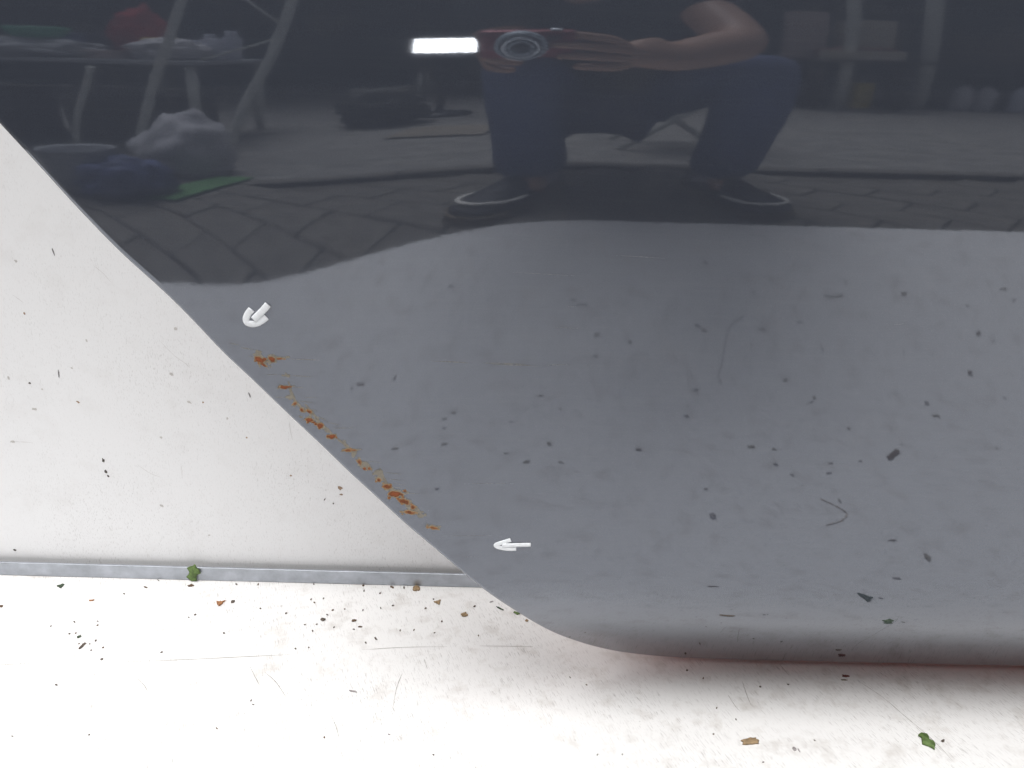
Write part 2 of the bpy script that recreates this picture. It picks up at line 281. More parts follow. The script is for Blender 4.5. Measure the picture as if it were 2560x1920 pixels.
# measured shapes and places (metres)
D = {"outline":[[-0.3631,0.5869],[-0.3269,0.5415],[-0.294,0.4962],[-0.277,0.4726],[-0.2605,0.4483],[-0.2415,0.4223],[-0.2204,0.3981],[-0.2049,0.3785],[-0.1889,0.3568],[-0.1696,0.334],[-0.1516,0.3121],[-0.1313,0.2879],[-0.1127,0.2646],[-0.0941,0.2423],[-0.0742,0.218],[-0.0566,0.1982],[-0.039,0.1779],[-0.0284,0.1653],[-0.0161,0.1512],[-0.0034,0.1369],[0.01,0.1215],[0.0252,0.102],[0.0432,0.0789],[0.0608,0.0612],[0.079,0.0461],[0.1025,0.032],[0.1262,0.0238],[0.1517,0.0183],[0.1792,0.0155],[0.2416,0.0145],[0.3104,0.0156],[0.3992,0.0172],[0.4886,0.0188],[0.6134,0.0226]],"vis":[["green_tri",-0.4778,0.2294,0.0067,0.0067,1.0465],["bk1",-0.3877,0.2313,0.005,0.0021,-0.4573],["bk2",-0.341,0.236,0.0059,0.0045,0.5883],["vflake",-0.2997,0.2081,0.0078,0.0077,0.5612],["dk1",-0.2873,0.2111,0.0042,0.0046,0.0409],["oflake",-0.434,0.2072,0.005,0.0028,0.2119],["edge",-0.5206,0.1941,0.0032,0.0043,1.0655],["grn2",-0.4185,0.152,0.004,0.004,0.7688],["bk3",-0.409,0.1393,0.009,0.0036,1.4124],["dk2",-0.3818,0.1219,0.0026,0.0027,0.0371],["dk3",-0.4069,0.088,0.0041,0.0014,-0.5378],["dk4",-0.3186,0.1889,0.0024,0.0025,0.04],["dk5",-0.1867,0.1864,0.0055,0.0044,-0.3696],["tan1",-0.0978,0.2408,0.0082,0.0084,0.2037],["bk4",-0.1245,0.2424,0.0051,0.003,-0.5244],["tan2",-0.0724,0.2186,0.0065,0.0067,0.8904],["tan3",-0.0431,0.1997,0.007,0.0067,0.7463],["bk5",-0.1551,0.1862,0.0054,0.0036,-0.1085],["bk6",-0.1471,0.177,0.0045,0.0024,-0.1075],["bk7",-0.1285,0.1604,0.0051,0.002,-1.0187],["tw1",-0.0156,0.2223,0.005,0.0019,0.49],["twg",-0.0062,0.2114,0.0096,0.0023,-0.6672],["grn3",0.011,0.2046,0.0072,0.0041,-0.5446],["olv",0.0215,0.1932,0.0035,0.0035,-0.5421],["curl",-0.1372,0.0895,0.0077,0.0023,-0.2219],["dk6",-0.0973,0.0413,0.0029,0.0012,-0.3251],["red",0.3247,0.1253,0.007,0.0031,0.0361],["bark",0.212,0.0435,0.0151,0.0074,0.1516],["leaf",0.3664,0.0485,0.0182,0.0119,-1.3355],["dk7",0.3807,0.0503,0.0055,0.0021,0.6221],["gr1",0.248,0.0372,0.0031,0.0038,0.0323],["gr2",0.2515,0.0357,0.0046,0.0012,-1.3707]],"small":[[-0.2698,0.2412,0.0045,0.0015,1.7753],[-0.2933,0.2407,0.0039,0.0017,-0.8429],[-0.3794,0.2439,0.0044,0.0011,-0.7276],[-0.4055,0.2195,0.0036,0.0016,-0.7998],[-0.4344,0.1733,0.0042,0.0016,-0.8113],[-0.4119,0.1753,0.0028,0.0012,-0.3741],[-0.409,0.1693,0.0019,0.0023,-0.2168],[-0.4001,0.1471,0.0033,0.0017,1.7102],[-0.4034,0.1421,0.0015,0.0017,0.5651],[-0.3977,0.1336,0.002,0.0018,-0.2969],[-0.3882,0.1377,0.0019,0.0025,0.1374],[-0.4138,0.1421,0.0015,0.0017,0.2572],[-0.4302,0.1558,0.0026,0.0018,-0.3215],[-0.4246,0.1569,0.0019,0.0022,0.7192],[-0.3237,0.1848,0.003,0.0014,-0.4248],[-0.2554,0.2016,0.0032,0.0017,-0.7653],[-0.2068,0.2183,0.0033,0.0017,1.556],[-0.202,0.2133,0.0031,0.0016,-0.937],[-0.1941,0.2204,0.0033,0.0013,1.5911],[-0.1802,0.2019,0.0023,0.0024,-0.314],[-0.1842,0.1943,0.0032,0.0017,-0.5964],[-0.2269,0.195,0.0031,0.0019,1.4969],[-0.2034,0.1781,0.0021,0.0017,0.5048],[-0.1732,0.1755,0.0026,0.0017,1.5148],[-0.1934,0.1694,0.0033,0.0014,-1.1671],[-0.1915,0.1793,0.0021,0.0017,0.584],[-0.2037,0.1431,0.0029,0.0015,-1.1771],[-0.1914,0.1451,0.0016,0.0022,0.1026],[-0.3298,0.1334,0.0021,0.0023,-0.0149],[-0.2258,0.0755,0.0027,0.0013,1.6562],[-0.2225,0.0707,0.0024,0.0011,-0.4255],[-0.245,0.043,0.0029,0.001,-0.8098],[-0.3494,0.0327,0.0015,0.0016,0.5812],[-0.4121,0.0291,0.002,0.0011,-0.2493],[-0.1515,0.0365,0.0021,0.0015,1.6913],[-0.4541,0.1661,0.0022,0.0016,1.3319],[-0.28,0.1625,0.0029,0.0019,-0.5044],[-0.2101,0.2442,0.0029,0.0016,-1.076],[-0.1561,0.2438,0.0028,0.0026,-0.3626],[-0.1537,0.2352,0.0042,0.0013,1.5964],[-0.1358,0.2317,0.0028,0.0022,1.1166],[-0.1115,0.2424,0.0045,0.0019,-1.3195],[-0.0775,0.2239,0.0027,0.0015,-1.3613],[-0.0845,0.2087,0.0026,0.0021,0.7726],[-0.149,0.2031,0.0032,0.0013,1.6066],[-0.1312,0.2073,0.0037,0.0011,-1.1766],[-0.1529,0.1733,0.0025,0.0017,-0.3417],[-0.1061,0.1732,0.0034,0.0013,1.5076],[-0.1374,0.154,0.0032,0.0015,-0.9766],[-0.0655,0.1886,0.0031,0.0017,1.5966],[-0.0712,0.1711,0.002,0.0014,0.9939],[-0.0924,0.1745,0.0032,0.0012,1.2667],[-0.0573,0.0213,0.0021,0.0015,-0.5174],[0.0796,0.0258,0.0021,0.0011,1.0459],[0.1005,0.0268,0.002,0.001,1.2463],[-0.0334,0.2141,0.0036,0.0021,1.1679],[-0.1683,0.2041,0.0017,0.0018,0.3142],[-0.1191,0.2116,0.0027,0.0026,0.6724],[0.0618,0.1142,0.0028,0.0012,-1.0191],[0.0765,0.1052,0.0019,0.0014,-0.722],[-0.027,0.1689,0.0025,0.0013,-1.4129],[0.1741,0.1274,0.002,0.0024,-0.201],[0.1876,0.1177,0.003,0.0013,1.1817],[0.2387,0.1086,0.002,0.0023,-0.7137],[0.266,0.1125,0.0022,0.0016,-0.378],[0.1918,0.0809,0.0029,0.0011,1.0652],[0.2685,0.047,0.0021,0.0013,-1.1595],[0.1823,0.0509,0.0014,0.002,-0.6343],[0.2061,0.0682,0.0021,0.0012,-1.4531],[0.2175,0.0226,0.0019,0.0011,0.2431]],"rspots":[[-0.0539,-0.6371,0.0108,0.0034,0.3748],[0.0995,-0.5741,0.0066,0.0035,0.0288],[0.1089,-0.5674,0.0136,0.0029,-0.0209],[0.1712,-0.5128,0.0064,0.004,-0.0284],[0.1199,-0.4914,0.0117,0.0032,-0.0294],[0.1239,-0.5218,0.0103,0.0031,-0.0205],[-0.1571,-0.5311,0.0147,0.004,0.3327],[-0.1061,-0.5219,0.0039,0.0056,0.3782],[-0.1695,-0.528,0.0065,0.0036,0.3171],[-0.021,-0.4257,0.0087,0.0043,0.3818],[-0.031,-0.4171,0.0071,0.0042,0.3847],[-0.0298,-0.3968,0.0031,0.005,0.3816],[-0.0282,-0.3614,0.0086,0.0068,0.375],[0.0689,-0.3333,0.0042,0.0096,0.0845],[0.1633,-0.3253,0.0096,0.0082,-0.0415],[0.0496,-0.2993,0.0058,0.0084,0.1964],[0.075,-0.2962,0.0046,0.0054,-0.0082],[0.0327,-0.3212,0.0054,0.0037,0.277],[-0.033,-0.2742,0.0049,0.0049,0.3587],[0.0658,-0.4301,0.0083,0.0033,0.1671],[0.081,-0.4041,0.0036,0.0041,0.0394],[-0.0881,-0.3757,0.012,0.0037,0.3551],[0.0388,-0.3863,0.0039,0.0037,0.2751],[0.3024,-0.6481,0.0074,0.0052,-0.0316],[0.5161,-0.6167,0.0029,0.0063,-0.0394],[0.3685,-0.5938,0.0048,0.0037,-0.0245],[0.4912,-0.5913,0.0362,0.0031,-0.0295],[0.5999,-0.5984,0.0102,0.0053,-0.0249],[0.7602,-0.6114,0.0135,0.0051,-0.031],[0.7688,-0.5919,0.0073,0.0026,-0.0242],[0.6929,-0.5811,0.0077,0.0035,-0.0231],[0.2734,-0.5396,0.0093,0.0045,-0.0206],[0.2828,-0.533,0.0093,0.0036,-0.0204],[0.3678,-0.5364,0.0144,0.0032,-0.0275],[0.4287,-0.5493,0.0117,0.0037,-0.0296],[0.3482,-0.5135,0.0055,0.0045,-0.0206],[0.6915,-0.539,0.0094,0.0054,-0.0282],[0.7101,-0.5283,0.0056,0.0031,-0.0256],[0.3878,-0.463,0.0089,0.0043,-0.03],[0.294,-0.4591,0.0057,0.0034,-0.028],[0.2568,-0.4429,0.0092,0.0056,-0.0327],[0.6557,-0.4806,0.0068,0.0097,-0.0225],[0.4199,-0.4351,0.0052,0.0063,-0.0286],[0.413,-0.4275,0.0052,0.0043,-0.0299],[0.4069,-0.4232,0.0026,0.0027,-0.0364],[0.5735,-0.4308,0.0065,0.009,-0.0292],[0.5773,-0.4091,0.0112,0.0079,-0.0332],[0.2356,-0.3959,0.0089,0.0065,-0.0355],[0.5078,-0.3498,0.0029,0.0045,-0.0413],[0.3098,-0.3368,0.0111,0.0083,-0.0416],[0.3379,-0.3332,0.0069,0.0063,-0.0415],[0.332,-0.3028,0.0067,0.0084,-0.0405],[0.3471,-0.2835,0.0054,0.0058,-0.0398],[0.3942,-0.2892,0.0078,0.0053,-0.04],[0.4027,-0.308,0.0071,0.0042,-0.0406],[0.4419,-0.3142,0.0072,0.0043,-0.0407],[0.6296,-0.3469,0.0033,0.0064,-0.0413],[0.4492,-0.3801,0.0029,0.0062,-0.0393],[0.2354,-0.2535,0.0053,0.0044,-0.039],[0.3907,-0.2382,0.0026,0.0091,-0.0383],[0.6872,-0.4434,0.0066,0.0036,-0.0272],[0.5712,-0.5092,0.0037,0.0032,-0.0438],[0.4523,-0.5106,0.0041,0.0031,-0.0229],[0.2347,-0.2066,0.0079,0.0128,-0.0374],[0.4295,-0.1754,0.0106,0.0043,-0.0361],[0.4581,-0.1502,0.0062,0.0154,-0.0357],[0.4079,-0.1052,0.0101,0.0102,-0.0746],[0.3717,-0.034,0.0054,0.009,-0.1139],[0.2085,-0.0615,0.0135,0.0057,-0.1],[0.3208,0.1201,0.0075,0.0031,-0.0269]],"rlab":[[0,0],[1,0],[1,0],[1,0],[1,0],[1,0],[0,1],[0,1],[0,1],[0,1],[0,1],[0,1],[0,1],[1,1],[1,1],[0,1],[1,1],[0,1],[0,1],[1,1],[1,1],[0,1],[0,1],[1,0],[2,0],[1,0],[2,0],[2,0],[2,0],[2,0],[2,0],[1,0],[1,0],[1,0],[2,0],[1,0],[2,0],[2,0],[2,1],[1,1],[1,1],[2,1],[2,1],[2,1],[2,1],[2,1],[2,1],[1,1],[2,1],[1,1],[1,1],[1,1],[2,1],[2,1],[2,1],[2,1],[2,1],[2,1],[1,1],[2,2],[2,1],[2,0],[2,0],[1,2],[2,2],[2,2],[2,2],[2,2],[1,2],[2,2]],"rbrown":[0.4886,-0.3285,0.0325,0.0093,-0.7987],"rtri":[0.3563,-0.0343,0.0092,0.0297,-0.0985],"rhair":[[0.3686,-0.2409],[0.3833,-0.2294],[0.3912,-0.2202],[0.3901,-0.2124],[0.3805,-0.2039],[0.362,-0.1962]],"rhair2":[[0.3445,-0.5541],[0.3303,-0.5468],[0.3192,-0.5362],[0.3125,-0.5204],[0.3072,-0.5046],[0.3012,-0.4864],[0.2902,-0.4626]],"rust":[[-0.1654,0.3519,0.0068,0.0068,-0.6827,"r"],[-0.1629,0.348,0.0045,0.0024,-0.6838,"r"],[-0.1574,0.3524,0.0053,0.0055,0.0168,"r"],[-0.1523,0.3529,0.0056,0.0019,0.0158,"r"],[-0.1483,0.3407,0.0042,0.0024,-0.2156,"p"],[-0.152,0.3319,0.0045,0.0026,-0.101,"r"],[-0.1491,0.3323,0.0051,0.0013,0.0122,"r"],[-0.1473,0.3247,0.0066,0.0026,0.0105,"p"],[-0.1455,0.3198,0.0027,0.0035,-1.0257,"m"],[-0.1413,0.3152,0.0039,0.0024,-1.0255,"m"],[-0.1364,0.3136,0.0037,0.0023,-0.5801,"m"],[-0.137,0.3074,0.0067,0.003,-0.0531,"r"],[-0.1297,0.3026,0.0053,0.0041,-0.5858,"r"],[-0.1226,0.2944,0.0044,0.0041,-0.1192,"r"],[-0.1164,0.2899,0.0079,0.0014,-0.7061,"p"],[-0.1126,0.2836,0.0056,0.0028,-0.0068,"m"],[-0.108,0.2835,0.0045,0.0018,-0.0077,"m"],[-0.1092,0.2792,0.003,0.0048,-0.0088,"p"],[-0.1051,0.2731,0.0023,0.0068,0.3905,"m"],[-0.102,0.2718,0.0043,0.0052,-0.7147,"p"],[-0.1021,0.2684,0.0021,0.0022,-0.0132,"r"],[-0.099,0.2681,0.0028,0.0026,-0.7163,"r"],[-0.0927,0.2653,0.0069,0.004,0.2208,"p"],[-0.0928,0.2592,0.0034,0.0041,-0.0175,"m"],[-0.0874,0.2531,0.0066,0.0043,-0.3818,"m"],[-0.0821,0.2465,0.01,0.0056,-0.0837,"r"],[-0.0764,0.2405,0.0083,0.0051,-0.4476,"r"],[-0.0694,0.2348,0.0041,0.0032,-0.6206,"m"],[-0.0719,0.2301,0.0094,0.0036,-0.1524,"m"],[-0.0642,0.227,0.0041,0.0042,-0.5118,"p"],[-0.0554,0.2161,0.0072,0.0032,-0.2191,"m"]],"scr":[[[-0.1502,0.3529],[-0.1243,0.3521],0.00036,0.9],[[-0.1832,0.3635],[-0.1754,0.3617],0.0006,0.5],[[-0.1773,0.3605],[-0.1663,0.3588],0.00066,0.7],[[-0.1728,0.3545],[-0.1684,0.353],0.00036,0.7],[[-0.1479,0.3407],[-0.1296,0.3398],0.00048,0.7],[[-0.1642,0.3409],[-0.1514,0.3415],0.00045,0.4],[[-0.1463,0.3321],[-0.1372,0.3317],0.00042,0.8],[[-0.1582,0.3245],[-0.1494,0.3243],0.00039,0.9],[[-0.1436,0.3247],[-0.1295,0.3242],0.00042,0.4],[[-0.1438,0.3221],[-0.1313,0.3202],0.0006,0.4],[[-0.1403,0.3169],[-0.1278,0.3133],0.00072,0.6],[[-0.1344,0.3106],[-0.1231,0.3066],0.00078,0.8],[[-0.1281,0.3066],[-0.1152,0.3029],0.00048,0.5],[[-0.1271,0.3012],[-0.1036,0.301],0.00045,0.6],[[-0.1261,0.2985],[-0.1257,0.2961],0.0003,1.0],[[-0.1027,0.2751],[-0.0878,0.2725],0.00042,0.6],[[-0.0908,0.2653],[-0.0712,0.2627],0.00054,0.5],[[-0.0903,0.2603],[-0.0733,0.2572],0.00048,0.5],[[-0.0863,0.257],[-0.0696,0.2525],0.00042,0.4],[[-0.083,0.2528],[-0.0754,0.2508],0.00042,0.7],[[-0.0805,0.2481],[-0.0621,0.2458],0.00039,0.4],[[-0.0672,0.2307],[-0.0588,0.2256],0.00048,0.6],[[-0.0215,0.3506],[0.0197,0.3499],0.0012,0.45],[[-0.0563,0.3524],[-0.0215,0.3506],0.0006,0.35],[[0.0197,0.3499],[0.0393,0.351],0.0006,0.35],[[0.0318,0.3926],[0.0422,0.3926],0.0006,0.9],[[0.2428,0.3857],[0.2529,0.387],0.0006,1.0],[[-0.0082,0.4153],[0.0461,0.4133],0.0005,0.6],[[0.0215,0.378],[0.0488,0.377],0.0005,0.5],[[-0.0345,0.2543],[0.0046,0.2544],0.0009,0.35],[[-0.0509,0.2079],[-0.0082,0.2075],0.0008,0.4],[[-0.0337,0.1875],[-0.0185,0.1877],0.0008,0.4],[[0.0518,0.4281],[0.1011,0.4263],0.0005,0.6],[[0.3787,0.0406],[0.3925,0.0419],0.0006,0.7]],"arrow1":[[[-0.1659,0.387],[-0.1681,0.3845],[-0.1701,0.3808],[-0.1699,0.3781],[-0.1675,0.3771],[-0.164,0.3775],[-0.1607,0.3793],[-0.1571,0.382]],[[-0.1652,0.3803],[-0.1615,0.3839],[-0.1578,0.3875],[-0.155,0.3907]]],"arrow2":[[[0.0021,0.2031],[-0.0019,0.2016],[-0.0062,0.2],[-0.0087,0.1987],[-0.0081,0.1969],[-0.0045,0.1955],[0.0009,0.1945],[0.0064,0.1946]],[[-0.0043,0.1982],[0.0036,0.1984],[0.0104,0.1986],[0.0172,0.1987]]],"table_scr":[[[-0.3614,0.1191],[-0.3024,0.1245],[-0.2452,0.1308],[-0.2075,0.1348]],[[-0.4722,0.1116],[-0.4359,0.1143]],[[0.3334,0.1209],[0.3489,0.0998],[0.3593,0.0779],[0.3679,0.0605],[0.3748,0.0438],[0.3783,0.0293]],[[0.2061,0.0968],[0.2086,0.0865],[0.211,0.0792]],[[-0.0959,0.1135],[-0.0984,0.0956],[-0.0984,0.0713]],[[-0.0777,0.1338],[-0.073,0.1205]],[[-0.1394,0.1438],[-0.1007,0.1488],[-0.0568,0.1517]],[[-0.0248,0.1538],[0.0273,0.1549]],[[-0.3365,0.0979],[-0.3271,0.0894],[-0.32,0.0811]],[[-0.2406,0.1184],[-0.2312,0.1046],[-0.224,0.0941]],[[-0.1508,0.0605],[-0.1442,0.0486],[-0.1385,0.0356]],[[-0.2244,0.1109],[-0.211,0.0994],[-0.1959,0.0808]],[[0.2236,0.115],[0.2234,0.0974],[0.2242,0.0842]],[[0.2659,0.1391],[0.2705,0.1247]]],"railY":0.2457,"bmarks":[[-0.4199,0.1409,0.0029,0.0051,0.0296,"d"],[-0.4195,0.1278,0.0033,0.0038,0.0298,"d"],[-0.418,0.1223,0.0032,0.0025,-0.5864,"d"],[-0.4472,0.2367,0.0015,0.0088,-0.1384,"s"],[-0.4283,0.3596,0.0016,0.0072,0.2194,"s"],[-0.2608,0.2194,0.0016,0.0076,0.2395,"s"],[-0.4651,0.3495,0.0031,0.0025,-0.4193,"g"],[-0.468,0.2984,0.0023,0.0028,0.0274,"b"],[-0.478,0.2258,0.0026,0.0023,-0.4442,"d"],[-0.467,0.2196,0.0022,0.0018,-0.3194,"g"],[-0.4793,0.1975,0.0057,0.0027,0.0288,"g"],[-0.3246,0.287,0.0035,0.0032,0.0276,"g"],[-0.3355,0.2392,0.0045,0.0032,-0.5495,"g"],[-0.4338,0.2065,0.0037,0.0019,-0.5703,"b"],[-0.3221,0.2097,0.0046,0.0023,-0.5542,"g"],[-0.3081,0.2098,0.002,0.0018,0.0287,"b"],[-0.177,0.1154,0.005,0.0043,0.03,"b"],[-0.1758,0.1076,0.0038,0.0019,0.0302,"b"],[-0.1937,0.1014,0.0012,0.0035,-0.4423,"d"],[-0.185,0.0965,0.0017,0.002,0.0303,"d"],[-0.3671,0.088,0.0041,0.0031,-0.5865,"g"],[-0.2686,0.1717,0.002,0.0019,-0.5552,"b"],[-0.2271,0.1287,0.0028,0.0019,-0.321,"b"],[-0.286,0.1927,0.0024,0.0027,0.0289,"g"],[-0.356,0.1692,0.0025,0.0027,0.0292,"g"],[-0.5094,0.1599,0.0049,0.0027,0.0293,"g"],[-0.4978,0.2308,0.0024,0.0043,0.0283,"g"],[-0.4331,0.243,0.0025,0.0018,-0.5621,"g"],[-0.4133,0.2723,0.0017,0.0031,0.3239,"g"],[-0.5359,0.0273,0.0035,0.0026,0.0311,"d"],[-0.3212,0.0529,0.0026,0.002,0.0309,"g"]],"bscr":[[[-0.3409,0.2727],[-0.3299,0.2593],[-0.3204,0.2514],[-0.3162,0.2466]],[[-0.393,0.3474],[-0.3856,0.3402],[-0.3797,0.3321]],[[-0.2235,0.1902],[-0.2231,0.1797],[-0.2221,0.1701]],[[-0.3856,0.1374],[-0.3742,0.1277],[-0.3629,0.1225]],[[-0.3398,0.1369],[-0.3407,0.1222]],[[-0.4751,0.3167],[-0.4664,0.3092]],[[-0.5077,0.1603],[-0.4888,0.1596]]],"railleaf":[-0.3398,0.2447,0.0117]}

# table sheet, back board
M_table = white_sheet_mat("white_laminate", (0.80, 0.795, 0.79), math.radians(-22), 0.62, 0.75, 0.34, 0.45)
M_board = white_sheet_mat("white_board", (0.77, 0.775, 0.79), math.radians(35), 0.28, 0.14, 0.5, 0.35)
M_alu = plain("brushed_aluminium", (0.42, 0.445, 0.49), 0.45, 0.16, 60, 0.8, 0.0002)

# door paint: dark metallic grey under clear lacquer
M_paint, nt, b = new_mat("dark_grey_car_paint")
streak = noise_tex(nt, coords(nt, (22, 22, 420)), 1.0, 4, 0.6)
fleck = noise_tex(nt, coords(nt), 2600.0, 1, 0.5)
grime = noise_tex(nt, coords(nt), 24.0, 6, 0.65)
col = ramp(nt, fleck, [(0.25, (0.044, 0.050, 0.067)), (0.75, (0.060, 0.068, 0.088))])
col = mixc(nt, mixc(nt, 1.0, ramp(nt, streak, [(0.5, 0.0), (0.8, 1.0)]), (0.035,) * 3, 'MULTIPLY'), col, (0.20, 0.20, 0.19))
col = mixc(nt, mixc(nt, 1.0, ramp(nt, grime, [(0.52, 0.0), (0.78, 1.0)]), (0.045,) * 3, 'MULTIPLY'), col, (0.20, 0.185, 0.16))
# brown shade fade along the rolled lower edge, put into the base colour
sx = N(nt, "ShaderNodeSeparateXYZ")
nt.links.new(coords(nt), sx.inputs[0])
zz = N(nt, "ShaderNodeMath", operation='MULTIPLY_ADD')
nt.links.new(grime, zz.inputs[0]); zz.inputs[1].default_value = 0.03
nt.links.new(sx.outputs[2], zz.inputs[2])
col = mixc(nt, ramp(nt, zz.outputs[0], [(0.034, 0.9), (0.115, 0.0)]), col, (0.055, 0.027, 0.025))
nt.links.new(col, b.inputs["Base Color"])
b.inputs["Roughness"].default_value = 0.032
b.inputs["IOR"].default_value = 2.25
b.inputs["Specular Tint"].default_value = (0.845, 0.895, 1.0, 1)
peel = noise_tex(nt, coords(nt, (1, 1, 1)), 250.0, 2, 0.5)
bump(nt, b, peel, 0.045, 0.00009)

M_primer = plain("red_bounce_primer", (0.50, 0.15, 0.11), 0.6, 0.25, 60)
M_redpad = plain("red_bounce_foam", (0.62, 0.10, 0.065), 0.8, 0.2, 120, 0, 0.0004)

# rust: mask attribute goes from the flake's rim (0) to its heart (1)
M_rust, nt, b = new_mat("rust")
at = N(nt, "ShaderNodeAttribute", attribute_name="heart")
vn = noise_tex(nt, coords(nt), 900.0, 4, 0.6)
mm = N(nt, "ShaderNodeMath", operation='MULTIPLY_ADD')
nt.links.new(vn, mm.inputs[0]); mm.inputs[1].default_value = 0.5
sub = N(nt, "ShaderNodeMath", operation='SUBTRACT')
nt.links.new(at.outputs["Fac"], sub.inputs[0]); sub.inputs[1].default_value = 0.25
nt.links.new(sub.outputs[0], mm.inputs[2])
rc = ramp(nt, mm.outputs[0], [(0.0, (0.28, 0.24, 0.175)), (0.18, (0.33, 0.20, 0.10)), (0.36, (0.25, 0.095, 0.034)), (0.62, (0.13, 0.040, 0.016)), (1.0, (0.27, 0.075, 0.024))])
nt.links.new(rc, b.inputs["Base Color"])
b.inputs["Roughness"].default_value = 0.85
bump(nt, b, vn, 0.5, 0.0006)
M_flake = plain("chipped_filler", (0.235, 0.215, 0.18), 0.75, 0.35, 700)
M_scr = plain("scratched_lacquer", (0.27, 0.25, 0.21), 0.6, 0.35, 500)
M_scrw = plain("white_scratch", (0.26, 0.265, 0.275), 0.6, 0.2, 500)
M_cord = plain("white_plastic_cord", (0.86, 0.89, 0.93), 0.5, 0.05, 400)
M_scuff = plain("dark_scuff", (0.25, 0.23, 0.21), 0.7, 0.3, 400)

# ------------------------------------------------------------------ ground, paving, table, board, rail
GZ = -0.065
M_asph = plain("weathered_asphalt", (0.225, 0.217, 0.203), 0.9, 0.3, 14, 0, 0.004)
M_soil = plain("joint_sand", (0.11, 0.10, 0.087), 0.95, 0.3, 40)
M_pave = plain("concrete_paver", (0.145, 0.135, 0.12), 0.9, 0.22, 18, 0, 0.002)
g = obj("ground", [(-60, -60, GZ - 0.03), (60, -60, GZ - 0.03), (60, 60, GZ - 0.03), (-60, 60, GZ - 0.03)], [(0, 1, 2, 3)], M_soil)
g["kind"] = "structure"
yv, yf = [], []
nx, ny = 40, 26
for j in range(ny + 1):
    for i in range(nx + 1):
        x = -10 + 20 * i / nx
        y = -1.4965 - 10 * j / ny
        z = GZ - 0.004 + 0.006 * (noise.noise(Vector((x * 0.7, y * 0.7, 3))) if j else 0)
        yv.append((x, y, z))
for j in range(ny):
    for i in range(nx):
        a = j * (nx + 1) + i
        yf.append((a, a + nx + 1, a + nx + 2, a + 1))
yard = obj("yard_surface", yv, yf, M_asph, None, True)
yard["kind"] = "structure"

pav = bpy.data.objects.new("pavement", None)
COL.objects.link(pav)
pav["kind"] = "structure"
pav_mesh = None
rnd = random.Random(7)
pb = box_bm((-0.0985, -0.0488, -0.04), (0.0985, 0.0488, 0.0), 0.004, 1)
pav_mesh = bpy.data.meshes.new("paver"); pb.to_mesh(pav_mesh); pb.free(); pav_mesh.materials.append(M_pave)
ca, sa = math.cos(math.radians(38)), math.sin(math.radians(38))
for i in range(-14, 15):
    for j in range(-28, 29):
        u, v = i * 0.2 + (0.1 if j % 2 else 0), j * 0.1
        x, y = u * ca - v * sa, -1.0 + u * sa + v * ca
        if -1.45 < x < 1.7 and -1.36 < y < -0.62:
            o = bpy.data.objects.new("paver", pav_mesh)
            COL.objects.link(o)
            o.parent = pav
            o.location = (x, y, GZ + rnd.uniform(-0.002, 0.002))
            o.rotation_euler = (rnd.uniform(-.008, .008), rnd.uniform(-.008, .008), math.radians(38))
kb = box_bm((-0.247, -0.03, -0.06), (0.247, 0.03, 0.0), 0.006, 1)
kb_mesh = bpy.data.meshes.new("kerb_stone"); kb.to_mesh(kb_mesh); kb.free(); kb_mesh.materials.append(M_pave)
for i in range(-5, 6):
    o = bpy.data.objects.new("kerb_stone", kb_mesh)
    COL.objects.link(o); o.parent = pav
    o.location = (i * 0.5, -1.466, GZ + 0.004 + rnd.uniform(-.002, .002))

TE = -0.757
RY = D["railY"]
table = thing("table_board", (0, -0.2, GZ), "white scratched laminate board lying flat under the grey car panel", "table board")
bmobj("sheet", box_bm((-1.25, TE, -0.02), (1.3, 0.42, 0.0), 0.0012, 1), M_table, table)
M_wood = plain("raw_timber", (0.32, 0.22, 0.13), 0.8, 0.25, 25)
for y in (-0.55, -0.12, 0.32):
    bmobj("batten", box_bm((-1.2, y - 0.035, GZ - 0.03), (1.25, y + 0.035, -0.0215), 0.003, 1), M_wood, table)

board = thing("back_board", (0, 0.21, 0), "white upright board behind the grey car panel with faint scuffs", "board")
bmobj("panel", box_bm((-1.25, RY + 0.0090, 0.0024), (1.3, RY + 0.027, 0.54), 0.0015, 1), M_board, board)
BMAT = {'d': plain("black_speck", (0.07, 0.06, 0.055), 0.8, 0.3, 300), 's': plain("dark_tick", (0.16, 0.15, 0.16), 0.8, 0.3, 300),
        'g': plain("grey_smudge", (0.50, 0.485, 0.475), 0.8, 0.12, 300), 'b': plain("brown_speck", (0.28, 0.19, 0.13), 0.8, 0.3, 300)}
def board_mark(x, z, L, Wd, ang, k, seed):
    rr = random.Random(seed)
    n = 14
    V = [(x, RY + 0.0087, z)]
    for i in range(n):
        a = 2 * math.pi * i / n
        r = 1 + rr.uniform(-.35, .25)
        u, w = math.cos(a) * r * L / 2, math.sin(a) * r * Wd / 2
        V.append((x + u * math.cos(ang) - w * math.sin(ang), RY + 0.0088, z + u * math.sin(ang) + w * math.cos(ang)))
    obj("scuff_mark", V, [(0, i + 1, (i + 1) % n + 1) for i in range(n)], BMAT[k], board)
for i, (x, z, L, Wd, a, k) in enumerate(D["bmarks"]):
    board_mark(x, z, L, Wd, a, k, i + 40)
rail = thing("metal_rail", (0, 0.175, 0), "narrow dull aluminium rail along the foot of the white upright board", "rail")
bmobj("front_lip", box_bm((-1.25, RY, 0.0004), (1.3, RY + 0.003, 0.0165), 0.0006, 2), M_alu, rail)
bmobj("base_flange", box_bm((-1.25, RY + 0.0031, 0.0004), (1.3, RY + 0.027, 0.0022)), M_alu, rail)

